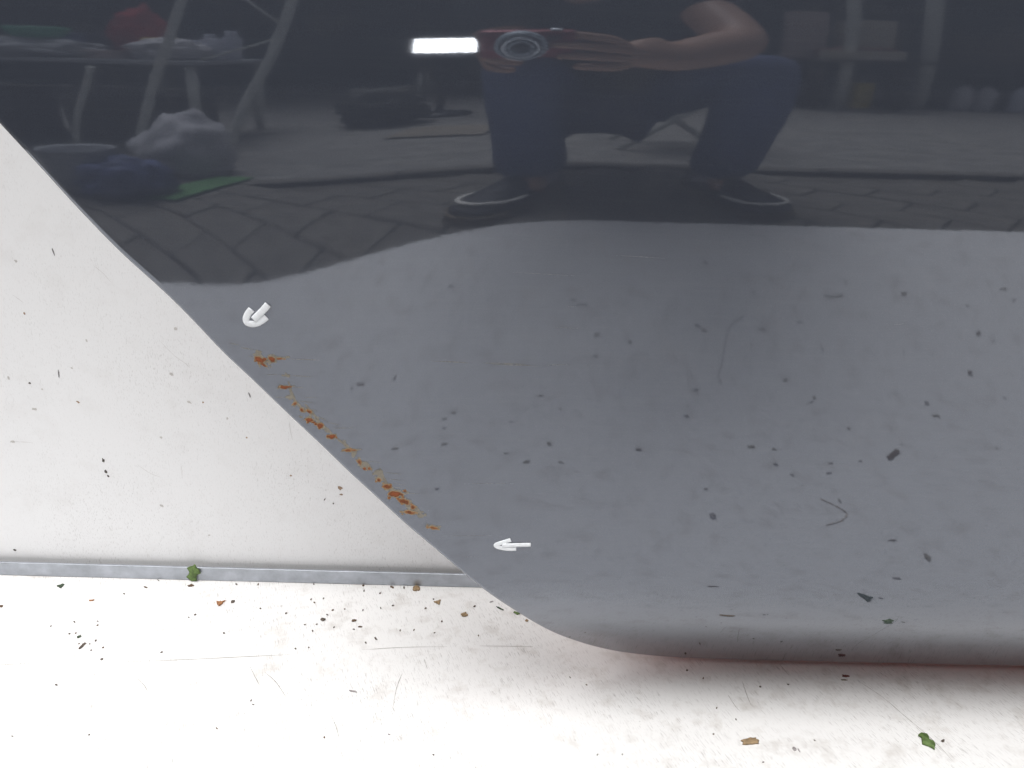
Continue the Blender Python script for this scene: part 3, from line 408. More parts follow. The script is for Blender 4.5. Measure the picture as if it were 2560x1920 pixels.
def ribbon(pts, w, z=0.0):
    """flat tapered strip on the table top"""
    P = catmull(pts, 6)
    V, Fc = [], []
    n = len(P)
    for i, p in enumerate(P):
        t = P[min(i + 1, n - 1)] - P[max(i - 1, 0)]
        t = t / (np.hypot(*t) + 1e-9)
        ww = w * (0.35 + 0.65 * math.sin(math.pi * (i + 0.5) / n)) * (0.7 + 0.6 * noise.noise(Vector((p[0] * 300, p[1] * 300, 0))))
        V += [(p[0] - t[1] * ww, p[1] + t[0] * ww, z), (p[0] + t[1] * ww, p[1] - t[0] * ww, z)]
    for i in range(n - 1):
        Fc.append((2 * i, 2 * i + 1, 2 * i + 3, 2 * i + 2))
    return V, Fc
for L in D["bscr"]:
    V, Fc = ribbon(L, 0.00022, 0.0)
    obj("scratch", [(x, RY + 0.0087, z) for x, z, _ in V], Fc, BMAT['g'], board)
for L in D["table_scr"]:
    V, Fc = ribbon(L, 0.00032, 0.0003)
    obj("scratch", V, Fc, M_scuff, table)

# ------------------------------------------------------------------ the car panel
Z0, RAD = 0.543, 0.52
_W = np.linspace(-0.1, 0.9, 4001)
def ss(a, b_, x):
    t = np.clip((x - a) / (b_ - a), 0, 1)
    return t * t * (3 - 2 * t)
_wl = Z0 - 0.09
_s0 = (_wl - Z0) / RAD
_low = np.where(_W > _wl, (_W - Z0) / RAD, -0.10 + (_s0 + 0.10) * ss(Z0 - 0.245, _wl, _W))
_S = _low - 0.62 * ss(0.186, 0.068, _W)
_k = np.hanning(121); _k /= _k.sum()
_S = np.convolve(np.pad(_S, 60, mode='edge'), _k, 'valid')
_G = np.concatenate([[0], np.cumsum((_S[1:] + _S[:-1]) / 2 * np.diff(_W))])
_G -= np.interp(Z0, _W, _G)
_ms = 1 - 0.62 * ss(0.475, 0.535, _W)
_MZ = np.concatenate([[0], np.cumsum((_ms[1:] + _ms[:-1]) / 2 * np.diff(_W))])
_MZ -= np.interp(0.540, _W, _MZ)
def Fy(x, z):
    """depth of the panel's outer skin at (x, z): it bulges towards -Y and tucks under at the sill"""
    return np.interp(z, _W, _G) + 0.054 * (1 - ss(-0.20, 0.05, x)) * np.interp(z, _W, _MZ)

door = thing("car_panel", (0.3, 0.08, 0.0), "dark grey glossy car body panel standing upright, rusty along its slanted edge", "car panel")
ol = [np.array(p) for p in D["outline"]]
d0 = (ol[0] - ol[1]) / np.linalg.norm(ol[0] - ol[1])
ol = [ol[0] + d0 * 0.13, ol[0] + d0 * 0.065] + ol + [np.array([0.66, 0.0205]), np.array([0.75, 0.022])]
ol = np.array(catmull(ol, 14))
for _ in range(10):
    ol[1:-1] = ol[1:-1] * 0.5 + (ol[:-2] + ol[2:]) * 0.25
XR, ZT = 0.75, 0.70
dirv = np.array([0.35, 0.94]); dirv /= np.linalg.norm(dirv)
# rows from the rim inwards
nr = 170
rows = np.concatenate([[0, 0.0004, 0.0009, 0.0016, 0.0026, 0.004], 0.004 + (np.linspace(0, 1, nr - 6)[1:] ** 1.25) * 1.0])
NS = len(ol)
V = []
for s in range(NS):
    p = ol[s]
    Lx = (XR - p[0]) / dirv[0]; Lz = (ZT - p[1]) / dirv[1]
    L = max(min(Lx, Lz), 0.0005)
    for r in rows:
        t_ = r * L / 1.004 if L < 0.008 else (r if r <= 0.004 else 0.004 + (r - 0.004) * (L - 0.004))
        q = p + dirv * t_
        V.append(q)
V = np.array(V)
dist = np.tile(rows, NS)
# distance from the rim measured square to it, for the rolled edge
tang = np.gradient(ol, axis=0); tang /= np.linalg.norm(tang, axis=1)[:, None]
inw = np.stack([-tang[:, 1], tang[:, 0]], 1)
nsq = np.repeat((inw @ dirv), len(rows))
dd = dist * np.abs(nsq)
Y = Fy(V[:, 0], V[:, 1]) + 0.0011 * np.clip(1 - dd / 0.0022, 0, 1) ** 2
NRW = len(rows)
verts = np.stack([V[:, 0], Y, V[:, 1]], 1)
faces = []
for s in range(NS - 1):
    for r in range(NRW - 1):
        a = s * NRW + r
        faces.append((a, a + NRW, a + NRW + 1, a + 1))
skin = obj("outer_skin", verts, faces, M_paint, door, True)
if skin.data.polygons[len(skin.data.polygons) // 2].normal.y > 0:
    skin.data.flip_normals()
# folded hem behind the rim
hv, hf = [], []
for s in range(NS):
    p = ol[s]; n_ = inw[s] if inw[s] @ dirv > 0 else -inw[s]
    y0 = verts[s * NRW][1]
    for (din, dy) in ((0.0, 0.0002), (0.0, 0.0012), (0.0006, 0.0018), (0.012, 0.0022), (0.014, 0.0050)):
        q = p + n_ * din
        hv.append((q[0], y0 + dy, q[1]))
for s in range(NS - 1):
    for k in range(4):
        a = s * 5 + k
        hf.append((a, a + 1, a + 6, a + 5))
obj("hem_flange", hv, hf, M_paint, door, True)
# back of the skin, in red primer
bs = list(range(0, NS, 3))
if bs[-1] != NS - 1:
    bs.append(NS - 1)
br = [5] + list(range(9, NRW, 5))
if br[-1] != NRW - 1:
    br.append(NRW - 1)
bv = [(verts[s * NRW + r][0], verts[s * NRW + r][1] + (0.0016 if r > 5 else 0.0020), verts[s * NRW + r][2]) for s in bs for r in br]
bf = []
for s in range(len(bs) - 1):
    for r in range(len(br) - 1):
        a = s * len(br) + r
        bf.append((a, a + 1, a + len(br) + 1, a + len(br)))
M_grey_primer = plain("grey_brown_primer", (0.20, 0.155, 0.14), 0.7, 0.2, 60)
obj("inner_skin", bv, bf, M_grey_primer, door, True)

# unseen red box added behind the lower edge to shade and redden the table
sb_ = [ol[s] + (inw[s] if inw[s] @ dirv > 0 else -inw[s]) * 0.020 for s in range(0, NS, 3)]
sb_ = [(q[0] + 0.06, max(q[1], 0.0270)) for q in sb_ if q[1] < 0.13 and q[0] < XR - 0.02]
sb_ += [(XR - 0.012, 0.0270), (XR - 0.012, 0.13)]
n_ = len(sb_)
iv = [(x, Fy(x, z) + 0.0030, z) for x, z in sb_] + [(x, 0.190, z) for x, z in sb_]
ifc = [(i, (i + 1) % n_, n_ + (i + 1) % n_, n_ + i) for i in range(n_)] + [tuple(range(2 * n_ - 1, n_ - 1, -1))]
obj("lower_shade_box", iv, ifc, M_primer, door)

# rust flakes, chipped filler and scratches on the outer skin
def rust_patch(cx, cz, L, Wd, ang, kind, seed, lift=0.0):
    step = 0.00034
    nu, nv = max(6, int(L * 1.5 / step)), max(6, int(Wd * 1.7 / step))
    V, A = [], []
    ca_, sa_ = math.cos(ang), math.sin(ang)
    lobes = [(random.Random(seed + k).uniform(-.55, .55), random.Random(seed + k + 50).uniform(-.35, .35), random.Random(seed + k + 90).uniform(.35, .75)) for k in range(4)]
    for j in range(nv + 1):
        for i in range(nu + 1):
            a = (i / nu - .5) * 1.5; c = (j / nv - .5) * 1.7
            x, z = cx + a * L * ca_ - c * Wd * sa_, cz + a * L * sa_ + c * Wd * ca_
            rr = max([0.62 - math.hypot(a * 1.5, c * 1.9)] + [lr * 0.5 - math.hypot((a - la) * 1.9, (c - lc) * 2.0) for la, lc, lr in lobes])
            q = Vector((x, z, seed * 0.37))
            m = rr + 0.30 * noise.noise(q * 330) + 0.13 * noise.noise(q * 1000)
            y = Fy(x, z) - 0.00010 - lift - (0.00022 if kind != 'p' else 0.00003) * max(0, min(1, m * 3)) * (0.7 + 0.6 * abs(noise.noise(q * 1500)))
            V.append((x, y, z)); A.append(m)
    Fc = []
    for j in range(nv):
        for i in range(nu):
            ids = (j * (nu + 1) + i, j * (nu + 1) + i + 1, (j + 1) * (nu + 1) + i + 1, (j + 1) * (nu + 1) + i)
            if sum(A[k] for k in ids) / 4 > 0.04:
                Fc.append(ids)
    used = sorted({k for f in Fc for k in f})
    if not used:
        return
    mp = {k: n for n, k in enumerate(used)}
    gain = {'r': 2.6, 'm': 1.3, 'p': 0.35}[kind]
    o = obj("rust_spot" if kind != 'p' else "paint_chip", [V[k] for k in used], [tuple(mp[k] for k in f) for f in Fc], M_rust if kind != 'p' else M_flake, door, True)
    at_ = o.data.attributes.new("heart", 'FLOAT', 'POINT')
    at_.data.foreach_set("value", [max(0, min(1, (A[k] - 0.04) * gain)) for k in used])
for i, (x, z, L, Wd, a, k) in enumerate(D["rust"]):
    if k != 'p':
        rust_patch(x + 0.0006, z + 0.0004, L * 1.7, Wd * 1.7, a, 'p', i * 17 + 3, 0.00000)
    rust_patch(x, z, L * (1.1 if i < 3 else 1.3), Wd * (1.15 if i < 3 else 1.75), a, k, i * 13 + 5, 0.00005)

chain = sorted([(x, z) for x, z, *_ in D["rust"][5:]])
for i, ((x0, z0), (x1, z1)) in enumerate(zip(chain[:-1], chain[1:])):
    dl = math.hypot(x1 - x0, z1 - z0)
    if dl > 0.0015 and i % 4:
        rust_patch((x0 + x1) / 2 + 0.0009, (z0 + z1) / 2 + 0.0009, dl * 1.35, 0.0036, math.atan2(z1 - z0, x1 - x0), 'p', 700 + i, -0.00002)

def scratch(p, q, w, k, seed):
    rr = random.Random(seed)
    V, Fc = [], []
    p, q = np.array(p), np.array(q)
    t = (q - p) / np.linalg.norm(q - p); nn = np.array([-t[1], t[0]])
    strands = max(1, int(w / 0.00028))
    for sidx in range(strands):
        off = (sidx - (strands - 1) / 2) * w / strands + rr.uniform(-1, 1) * w * 0.1
        a, e = rr.uniform(0, .25), rr.uniform(.7, 1)
        n = 24; base = len(V)
        hw = w / strands * (0.16 + 0.22 * k)
        for i in range(n + 1):
            s = a + (e - a) * i / n
            c = p + (q - p) * s + nn * (off + 0.25 * w * noise.noise(Vector((s * 5, seed, sidx))))
            ww = hw * (0.25 + 0.75 * math.sin(math.pi * min(1, (i + .3) / n))) * max(0.15, 0.8 + 0.9 * noise.noise(Vector((s * 30, seed, 7))))
            for sg in (-1, 1):
                x, z = c + nn * ww * sg
                V.append((x, Fy(x, z) - 0.00006, z))
        for i in range(n):
            if noise.noise(Vector((i * .45, seed, sidx * 3))) > -0.28:
                b0 = base + 2 * i
                Fc.append((b0, b0 + 1, b0 + 3, b0 + 2))
    return V, Fc
for i, (p, q, w, k) in enumerate(D["scr"]):
    V_, F_ = scratch(p, q, w * (0.55 if i > 24 else 1.25), k, i * 3 + 1)
    if F_:
        obj("scratch", V_, F_, M_scrw if (i in (14, 24, 25, 26) or i > 24) else M_scr, door)

# unseen red foam strip behind the lower edge, added for its red bounce
pad = bmobj("red_bounce_pad", box_bm((0.15, 0.150, 0.0006), (0.74, 0.172, 0.0262), 0.003, 2), M_redpad)
tag(pad, "unseen red foam strip added behind the bottom edge of the grey car panel for red bounce", "bounce pad")

blk = bmobj("spacer_block", box_bm((0.58, 0.116, 0.0006), (0.66, 0.142, 0.0215), 0.002, 1), M_wood)
tag(blk, "small wooden block carrying the right end of the grey car panel", "block")

# two arrows of white cord stuck on the panel
def cord(name, pts, r, parent, lift=0.0):
    P = catmull(pts, 8)
    P3 = [(x, float(Fy(x, z)) - r * 0.12 - lift, z) for x, z in P]
    V, Fc = tube(P3, r, 12)
    V = [Vector((v.x, float(Fy(v.x, v.z)) - r * 0.12 - lift + (v.y - float(Fy(v.x, v.z)) + r * 0.12 + lift) * 0.22, v.z)) for v in V]
    return obj(name, V, Fc, M_cord, parent, True)
for key, r, lab in (("arrow1", 0.0022, "upper white arrow mark, short and bent, pointing down left at the rust"),
                    ("arrow2", 0.0018, "lower white arrow mark, longer and slimmer, pointing left below the rust")):
    hk, sh = D[key]
    c = np.mean(np.array(hk), 0)
    t = thing("arrow_marker", (c[0], float(Fy(*c)), c[1]), lab, "arrow mark", "white arrows stuck on the panel")
    cord("arrow_head", hk, r, t)
    cord("arrow_shaft", sh, r, t, r * 0.2)

# ------------------------------------------------------------------ litter on the table
LM = {
 'green': plain("green_leaf", (0.10, 0.16, 0.045), 0.7, 0.5, 260, 0, 0.0005),
 'dgreen': plain("dark_green_leaf", (0.05, 0.075, 0.045), 0.7, 0.4, 260),
 'brown': plain("brown_leaf", (0.11, 0.065, 0.038), 0.8, 0.45, 300),
 'dark': plain("dark_crumb", (0.10, 0.08, 0.065), 0.85, 0.45, 300),
 'orange': plain("orange_brown_leaf", (0.30, 0.14, 0.06), 0.8, 0.35, 300),
 'tan': plain("tan_bark", (0.30, 0.21, 0.12), 0.85, 0.45, 320, 0, 0.0006),
 'red': plain("red_brown_seed", (0.14, 0.03, 0.02), 0.7, 0.35, 300),
 'grey': plain("grey_lint", (0.30, 0.28, 0.28), 0.85, 0.3, 300),
 'pale': plain("dusty_leaf", (0.28, 0.25, 0.20), 0.85, 0.4, 300),
 'black': plain("black_mark", (0.03, 0.03, 0.03), 0.7, 0.3, 300),
}
def flake(L, Wd, seed, thick=None, shape='blob', curl=0.12):
    """closed irregular flake lying on z = 0, long along x"""
    rr = random.Random(seed)
    n = 18
    ring = []
    for k in range(n):
        a = 2 * math.pi * k / n
        if shape == 'leaf':
            x = math.cos(a); y = math.sin(a) * (1 - 0.55 * max(0, x)) * (0.85 + 0.38 * math.sin(5 * a + seed))
        elif shape == 'tri':
            q = 0.62 / max(0.55, math.cos((a % (2 * math.pi / 3)) - math.pi / 3)); x, y = q * math.cos(a) * 1.15, q * math.sin(a) * 1.15
        elif shape == 'stick':
            x = math.cos(a); y = math.copysign(abs(math.sin(a)) ** .5, math.sin(a)) * (0.7 + .3 * rr.random())
        else:
            x, y = math.cos(a), math.sin(a)
        j = 1 if shape == 'leaf' else 1 + rr.uniform(-.28, .22)
        ring.append((x * j * L / 2, y * j * Wd / 2))
    t = thick if thick else max(0.00022, 0.16 * Wd)
    V = []
    for (x, y) in ring:
        z = curl * L * (2 * x / L) ** 2 * rr.uniform(.6, 1.2)
        V.append((x, y, 0.0001 + z))
    V.append((0, 0, 0.0001))
    for i, (x, y) in enumerate(ring):
        V.append((x * .9, y * .9, V[i][2] + t))
    V.append((0, 0, t * 1.5))
    Fc = []
    m = n + 1
    for k in range(n):
        k2 = (k + 1) % n
        Fc += [(k2, k, n), (m + k, m + k2, m + n), (k, k2, m + k2, m + k)]
    return V, Fc
def put(name, x, y, L, Wd, ang, key, seed, label, cat, group=None, shape='blob', curl=0.12, z=0.0):
    V, Fc = flake(max(L, 0.0012), max(Wd, 0.0009), seed, None, shape, curl)
    o = obj(name, V, Fc, LM[key], None, shape != 'tri')
    o.location = (x, y, z + 0.0002)
    o.rotation_euler = (0, 0, ang)
    return tag(o, label, cat, group)

INFO = {  # kind, material, shape, label, category
 'green_tri': ("leaf_fragment", 'dgreen', 'tri', "small grey green three cornered leaf scrap just below the left of the rail", "leaf"),
 'bk1': ("leaf_fragment", 'brown', 'stick', "thin dark brown sliver close below the rail, left of the green leaf", "leaf"),
 'bk2': ("leaf_fragment", 'brown', 'stick', "curved brown sliver straight below the green leaf on the rail", "leaf"),
 'vflake': ("leaf_fragment", 'orange', 'tri', "orange brown forked leaf flake below the middle of the rail", "leaf"),
 'dk1': ("soil_crumb", 'dark', 'blob', "dark grey crumb right beside the orange forked flake", "crumb"),
 'oflake': ("leaf_fragment", 'orange', 'stick', "narrow orange brown flake alone below the left part of the rail", "leaf"),
 'edge': ("leaf_fragment", 'brown', 'blob', "brown scrap cut by the left border of the photo", "leaf"),
 'grn2': ("leaf_fragment", 'dgreen', 'stick', "small dark green sliver above the long dark brown twig piece at left", "leaf"),
 'bk3': ("bark_chip", 'dark', 'stick', "long jagged dark brown piece in the cluster at lower left", "bark"),
 'dk2': ("soil_crumb", 'dark', 'blob', "lone round brown crumb below the lower left cluster", "crumb"),
 'dk3': ("soil_crumb", 'dark', 'blob', "lone oblong dark crumb furthest down at lower left", "crumb"),
 'dk4': ("soil_crumb", 'dark', 'blob', "small dark crumb below the forked orange flake, to its left", "crumb"),
 'dk5': ("bark_chip", 'dark', 'blob', "thick dark brown bent chip among fine crumbs left of the car panel", "bark"),
 'tan1': ("bark_chip", 'tan', 'blob', "oval tan chip touching the rail near the car panel", "bark"),
 'bk4': ("leaf_fragment", 'brown', 'stick', "short brown sliver at the rail beside the oval tan chip", "leaf"),
 'tan2': ("bark_chip", 'tan', 'tri', "tan and black angular chip below the oval tan chip", "bark"),
 'tan3': ("bark_chip", 'tan', 'blob', "rounded triangular olive brown chip nearest to the panel's curved corner", "bark"),
 'bk5': ("leaf_fragment", 'brown', 'blob', "brown curled scrap, upper one of three left of the panel corner", "leaf"),
 'bk6': ("leaf_fragment", 'brown', 'stick', "brown scrap just below the curled one left of the panel corner", "leaf"),
 'bk7': ("leaf_fragment", 'dark', 'stick', "upright dark brown sliver below the curled brown scraps", "leaf"),
 'tw1': ("leaf_fragment", 'grey', 'stick', "pale brown thin sliver beside the panel's slanted edge", "leaf"),
 'twg': ("twig", 'dgreen', 'stick', "dark green twig piece beside the panel's slanted edge", "twig"),
 'grn3': ("leaf_fragment", 'green', 'stick', "green leaf scrap half hidden behind the panel's edge", "leaf"),
 'olv': ("leaf_fragment", 'tan', 'blob', "small olive chip at the curve of the panel's edge", "leaf"),
 'curl': ("leaf_fragment", 'grey', 'stick', "faint grey brown curl in the middle of the white board", "leaf"),
 'dk6': ("leaf_fragment", 'grey', 'stick', "small pale brown sliver near the bottom middle of the photo", "leaf"),
 'red': ("seed_husk", 'red', 'stick', "dark red brown husk on the pink shaded strip under the panel", "seed"),
 'bark': ("bark_chip", 'tan', 'stick', "large tan ribbed bark chip at the lower right", "bark"),
 'leaf': ("leaf_fragment", 'green', 'leaf', "large torn green leaf piece at the lower right", "leaf"),
 'dk7': ("soil_crumb", 'dark', 'blob', "dark crumb just right of the large torn green leaf", "crumb"),
 'gr1': ("lint_scrap", 'grey', 'blob', "grey lint scrap between the tan bark chip and the green leaf", "lint"),
 'gr2': ("lint_scrap", 'grey', 'stick', "slanted grey thread beside the grey lint scrap", "lint"),
}
for i, (k, x, y, L, Wd, a) in enumerate(D["vis"]):
    nm, mt, sh, lab, cat = INFO[k]
    put(nm, x, y, L, Wd, a, mt, i * 7 + 1, lab, cat, None, sh, 0.04)
ANCH = {'vflake': "orange forked flake below the rail", 'bk3': "long jagged dark brown piece", 'dk5': "thick dark bent bark chip", 'tan1': "oval tan chip touching the rail",
        'tan3': "rounded olive brown bark chip", 'bk7': "upright dark brown leaf sliver", 'curl': "faint grey brown curl", 'dk3': "lone oblong dark crumb at lower left",
        'red': "dark red brown husk under the panel", 'bark': "large tan bark chip at lower right", 'leaf': "large torn green leaf at lower right", 'bk1': "thin brown sliver by the rail", 'dk6': "small pale brown sliver"}
_anch = {r[0]: (r[1], r[2]) for r in D["vis"]}
def near(x, y):
    return min(ANCH, key=lambda k: math.hypot(_anch[k][0] - x, _anch[k][1] - y))
for i, (x, y, L, Wd, a) in enumerate(D["small"]):
    nk_ = near(x, y)
    put("soil_crumb", x, y, L, Wd, a, rnd.choice(['dark', 'dark', 'brown', 'dark']), 300 + i, "tiny dark crumb lying near the " + ANCH[nk_], "crumb", "tiny crumbs near the " + ANCH[nk_], 'blob', 0.0)
RZ = ("panel below the reflected edge, ", "panel at middle height, ", "panel low down, ")
RC = ("near the rust", "in its centre", "at right")
for i, (x, y, L, Wd, a) in enumerate(D["rspots"]):
    k = rnd.choice(['pale', 'pale', 'grey', 'brown'])
    put("leaf_fragment", x, y, L * 0.85, Wd * 0.75, a, k, 500 + i, "small litter scrap mirrored in the " + RZ[D["rlab"][i][1]] + RC[D["rlab"][i][0]], "leaf", "litter mirrored in the " + RZ[D["rlab"][i][1]] + RC[D["rlab"][i][0]], rnd.choice(['blob', 'stick']), 0.03)
x, y, L, Wd, a = D["rbrown"]
put("bark_chip", x, y, L, Wd, a, 'brown', 901, "largest brown chip seen mirrored at the right of the panel", "bark", None, 'stick', 0.02)
x, y, L, Wd, a = D["rtri"]
put("leaf_fragment", x, y, L, Wd, a, 'dgreen', 902, "grey green three cornered scrap seen mirrored low on the panel", "leaf", None, 'tri', 0.02)
for key, lab in (("rhair", "hooked dry stalk seen mirrored low at the right of the panel"), ("rhair2", "long fine curved hair seen mirrored at the right of the panel")):
    P = [(p[0], p[1], 0.0009) for p in catmull(D[key], 6)]
    V, Fc = tube(P, 0.0005 if key == "rhair" else 0.00028, 6)
    tag(obj("dry_stalk" if key == "rhair" else "hair", V, Fc, LM['grey' if key == "rhair2" else 'tan'], None, True), lab, "stalk" if key == "rhair" else "hair")

# green leaf caught on the rail
V, Fc = flake(0.0235, 0.0165, 77, 0.0004, 'leaf', 0.05)
lf = obj("leaf_fragment", V, Fc, LM['green'], None, True)
lf.location = D["railleaf"]
lf.rotation_euler = (math.radians(84), math.radians(-72), 0)
tag(lf, "ragged green leaf scrap caught on the aluminium rail", "leaf")

RISE, GROUND = 0.055, GZ
GZ = GROUND - RISE            # figures and stalls are drawn from this level, then lifted onto the ground
EARLIER = set(scene.objects)

# ------------------------------------------------------------------ the person taking the picture
M_skin = plain("skin", (0.40, 0.235, 0.165), 0.55, 0.08, 20)
M_shirt = plain("dark_navy_cotton", (0.018, 0.026, 0.034), 0.9, 0.2, 40, 0, 0.001)
M_jean = plain("blue_denim", (0.062, 0.085, 0.18), 0.9, 0.25, 60, 0, 0.0015)
M_shoe = plain("dark_shoe_leather", (0.030, 0.030, 0.034), 0.6, 0.2, 40)
M_sole = plain("pale_shoe_rubber", (0.80, 0.78, 0.73), 0.6, 0.08, 40)
M_soled = plain("tan_sole", (0.16, 0.13, 0.09), 0.8, 0.1, 40)
M_sock = plain("grey_sock", (0.36, 0.35, 0.40), 0.9, 0.1, 60)
M_hair = plain("brown_hair", (0.045, 0.030, 0.020), 0.6, 0.3, 90)
M_eye = plain("eye_white", (0.75, 0.73, 0.70), 0.3, 0.02, 20)
M_iris = plain("dark_iris", (0.05, 0.035, 0.02), 0.3, 0.02, 20)
M_lip = plain("lips", (0.36, 0.14, 0.11), 0.5, 0.05, 20)

def skinned(name, joints, bones, mat, parent, root=0, lev=2):
    me = bpy.data.meshes.new(name)
    me.from_pydata([j[0] for j in joints], bones, [])
    o = link(name, me, mat, parent)
    sk = o.modifiers.new("Skin", 'SKIN')
    sk.use_smooth_shade = True
    ly = me.skin_vertices[0].data
    for i, j in enumerate(joints):
        r = j[1]
        ly[i].radius = r if isinstance(r, tuple) else (r, r)
    ly[root].use_root = True
    sb = o.modifiers.new("Subdivision", 'SUBSURF')
    sb.levels = lev
    sb.render_levels = lev
    return o

person = thing("person", (0.17, -1.25, GZ), "person squatting in dark shirt and blue jeans holding a red camera, mirrored in the panel", "person")
# joints: pelvis, spine, chest, neck, head, arms, hands
Jt = []
Bn = []
def J(p, r, parent=None):
    Jt.append((tuple(p), r))
    if parent is not None:
        Bn.append((parent, len(Jt) - 1))
    return len(Jt) - 1
pel = J((0.17, -1.40, 0.27), (0.15, 0.115))
sp = J((0.16, -1.27, 0.47), (0.135, 0.10), pel)
ch = J((0.13, -1.12, 0.64), (0.155, 0.11), sp)
ub = J((0.11, -1.01, 0.745), (0.13, 0.09), ch)
nk = J((0.105, -0.955, 0.84), 0.052, ub)
hd1 = J((0.10, -0.915, 0.90), (0.062, 0.070), nk)
hd2 = J((0.095, -0.90, 0.98), (0.074, 0.090), hd1)
hd3 = J((0.095, -0.915, 1.05), (0.058, 0.070), hd2)
def arm(sh, el, wr, palm, up, side):
    a = J(sh, 0.055, ub)
    a1 = J([(s * .5 + e * .5) for s, e in zip(sh, el)], 0.050, a)
    b_ = J(el, 0.045, a1)
    b1 = J([(s * .65 + e * .35) for s, e in zip(el, wr)], 0.045, b_)
    c = J(wr, (0.034, 0.029), b1)
    return c
def hand(wr_i, wr, fdir, side, back, thumb, curl, span=1.0):
    """palm and five fingers; fdir finger direction, side across the knuckles, back out of the back of the hand"""
    wr, fdir, side, back = Vector(wr), Vector(fdir).normalized(), Vector(side).normalized(), Vector(back).normalized()
    pm = J(wr + fdir * 0.045, (0.036, 0.017), wr_i)
    lens = (0.072, 0.082, 0.076, 0.060)
    for k in range(4):
        off = (1.5 - k) * 0.0185 * span
        kn = wr + fdir * (0.092 - abs(k - 1) * 0.004) + side * off + back * 0.004
        i0 = J(kn, (0.0105, 0.010), pm)
        d_ = (fdir + side * (1.5 - k) * 0.05).normalized()
        p = kn; ang = 0
        last = i0
        for q, fr in enumerate((0.45, 0.32, 0.23)):
            ang += curl[k] * (0.6, 1.0, 0.8)[q]
            dd_ = d_ * math.cos(ang) - back * math.sin(ang)
            p = p + dd_ * lens[k] * fr
            last = J(p, 0.0088 - 0.0010 * q, last)
    t0 = J(wr + fdir * 0.030 + side * 0.033, 0.0130, pm)
    td = Vector(thumb).normalized()
    t1 = J(wr + fdir * 0.030 + side * 0.033 + td * 0.034, 0.0105, t0)
    t2 = J(wr + fdir * 0.034 + side * 0.030 + td * 0.060 - back * 0.006, 0.0088, t1)
# right arm (the mirror shows it at the right): elbow propped on the knee, hand closed round the camera's end
shR, elR, wrR = (0.235, -0.98, 0.735), (0.302, -0.70, 0.515), (0.176, -0.570, 0.474)
shL, elL, wrL = (-0.075, -0.97, 0.72), (-0.025, -0.90, 0.500), (-0.020, -0.715, 0.480)
wR = arm(shR, elR, wrR, None, None, 1)
hand(wR, wrR, (-0.80, 0.60, 0.10), (-0.10, 0.05, 0.99), (0.50, 0.83, 0.06), (-0.75, -0.10, -0.62) , (0.28, 0.34, 0.40, 0.46))
wL = arm(shL, elL, wrL, None, None, -1)
hand(wL, wrL, (-0.18, 0.97, -0.05), (0.0, 0.1, 0.99), (-0.95, -0.1, 0.1), (0.25, 0.75, -0.60), (0.50, 0.62, 0.68, 0.72))
# legs
hipR, knR, anR = (0.27, -1.38, 0.25), (0.40, -0.93, 0.455), (0.410, -1.12, -0.02)
hipL, knL, anL = (0.07, -1.38, 0.25), (0.0, -0.95, 0.435), (0.045, -1.10, -0.02)
for hp, kn, an in ((hipR, knR, anR), (hipL, knL, anL)):
    h = J(hp, 0.085, pel)
    k_ = J(kn, 0.056, h)
    c_ = J([(s * .7 + e * .3) for s, e in zip(kn, an)], 0.054, k_)
    a_ = J(an, 0.030, c_)
    J((an[0], an[1] + 0.10, an[2] - 0.060), (0.030, 0.020), a_)
body = skinned("body", Jt, Bn, M_skin, person, pel)

# face on the head
def ball(name, c, r, mat, sc=(1, 1, 1)):
    bm = bmesh.new()
    bmesh.ops.create_uvsphere(bm, u_segments=14, v_segments=10, radius=r)
    for v in bm.verts:
        v.co = Vector((v.co.x * sc[0], v.co.y * sc[1], v.co.z * sc[2])) + Vector(c)
    return bmobj(name, bm, mat, person, True)
for sx in (-1, 1):
    e = ball("eye", (0.095 + sx * 0.031, -0.834, 0.983), 0.0125, M_eye)
    ball("iris", (0.095 + sx * 0.031, -0.8245, 0.981), 0.0055, M_iris)
    ball("ear", (0.095 + sx * 0.080, -0.925, 0.97), 0.024, M_skin, (0.45, 0.7, 1.2))
ball("nose", (0.095, -0.818, 0.957), 0.014, M_skin, (0.9, 1.2, 1.7))
ball("mouth", (0.095, -0.837, 0.917), 0.020, M_lip, (1.1, 0.5, 0.32))
hb = bmesh.new()
bmesh.ops.create_uvsphere(hb, u_segments=28, v_segments=20, radius=0.094)
for v in hb.verts:
    q = noise.noise(v.co * 60) * 0.006
    v.co = Vector((v.co.x * 0.93, v.co.y * 1.06, v.co.z * 1.02)) * (1 + q * 6) + Vector((0.095, -0.928, 1.015))
bmesh.ops.delete(hb, geom=[v for v in hb.verts if v.co.z < 1.02 - (0.10 if v.co.y < -0.93 else 0) + (max(0, v.co.y + 0.89) * 0.4)], context='VERTS')
bmobj("hair", hb, M_hair, person, True)

shirt_j = [((0.17, -1.405, 0.28), (0.175, 0.145)), ((0.16, -1.27, 0.47), (0.175, 0.145)), ((0.13, -1.12, 0.64), (0.178, 0.13)), ((0.11, -1.015, 0.745), (0.15, 0.105)), ((0.107, -0.965, 0.805), (0.066, 0.062)),
           (shR, 0.072), (tuple((s * .32 + e * .68) for s, e in zip(shR, elR)), 0.066),
           (shL, 0.072), (tuple((s * .12 + e * .88) for s, e in zip(shL, elL)), 0.060)]
skinned("t_shirt", shirt_j, [(0, 1), (1, 2), (2, 3), (3, 4), (3, 5), (5, 6), (3, 7), (7, 8)], M_shirt, person)

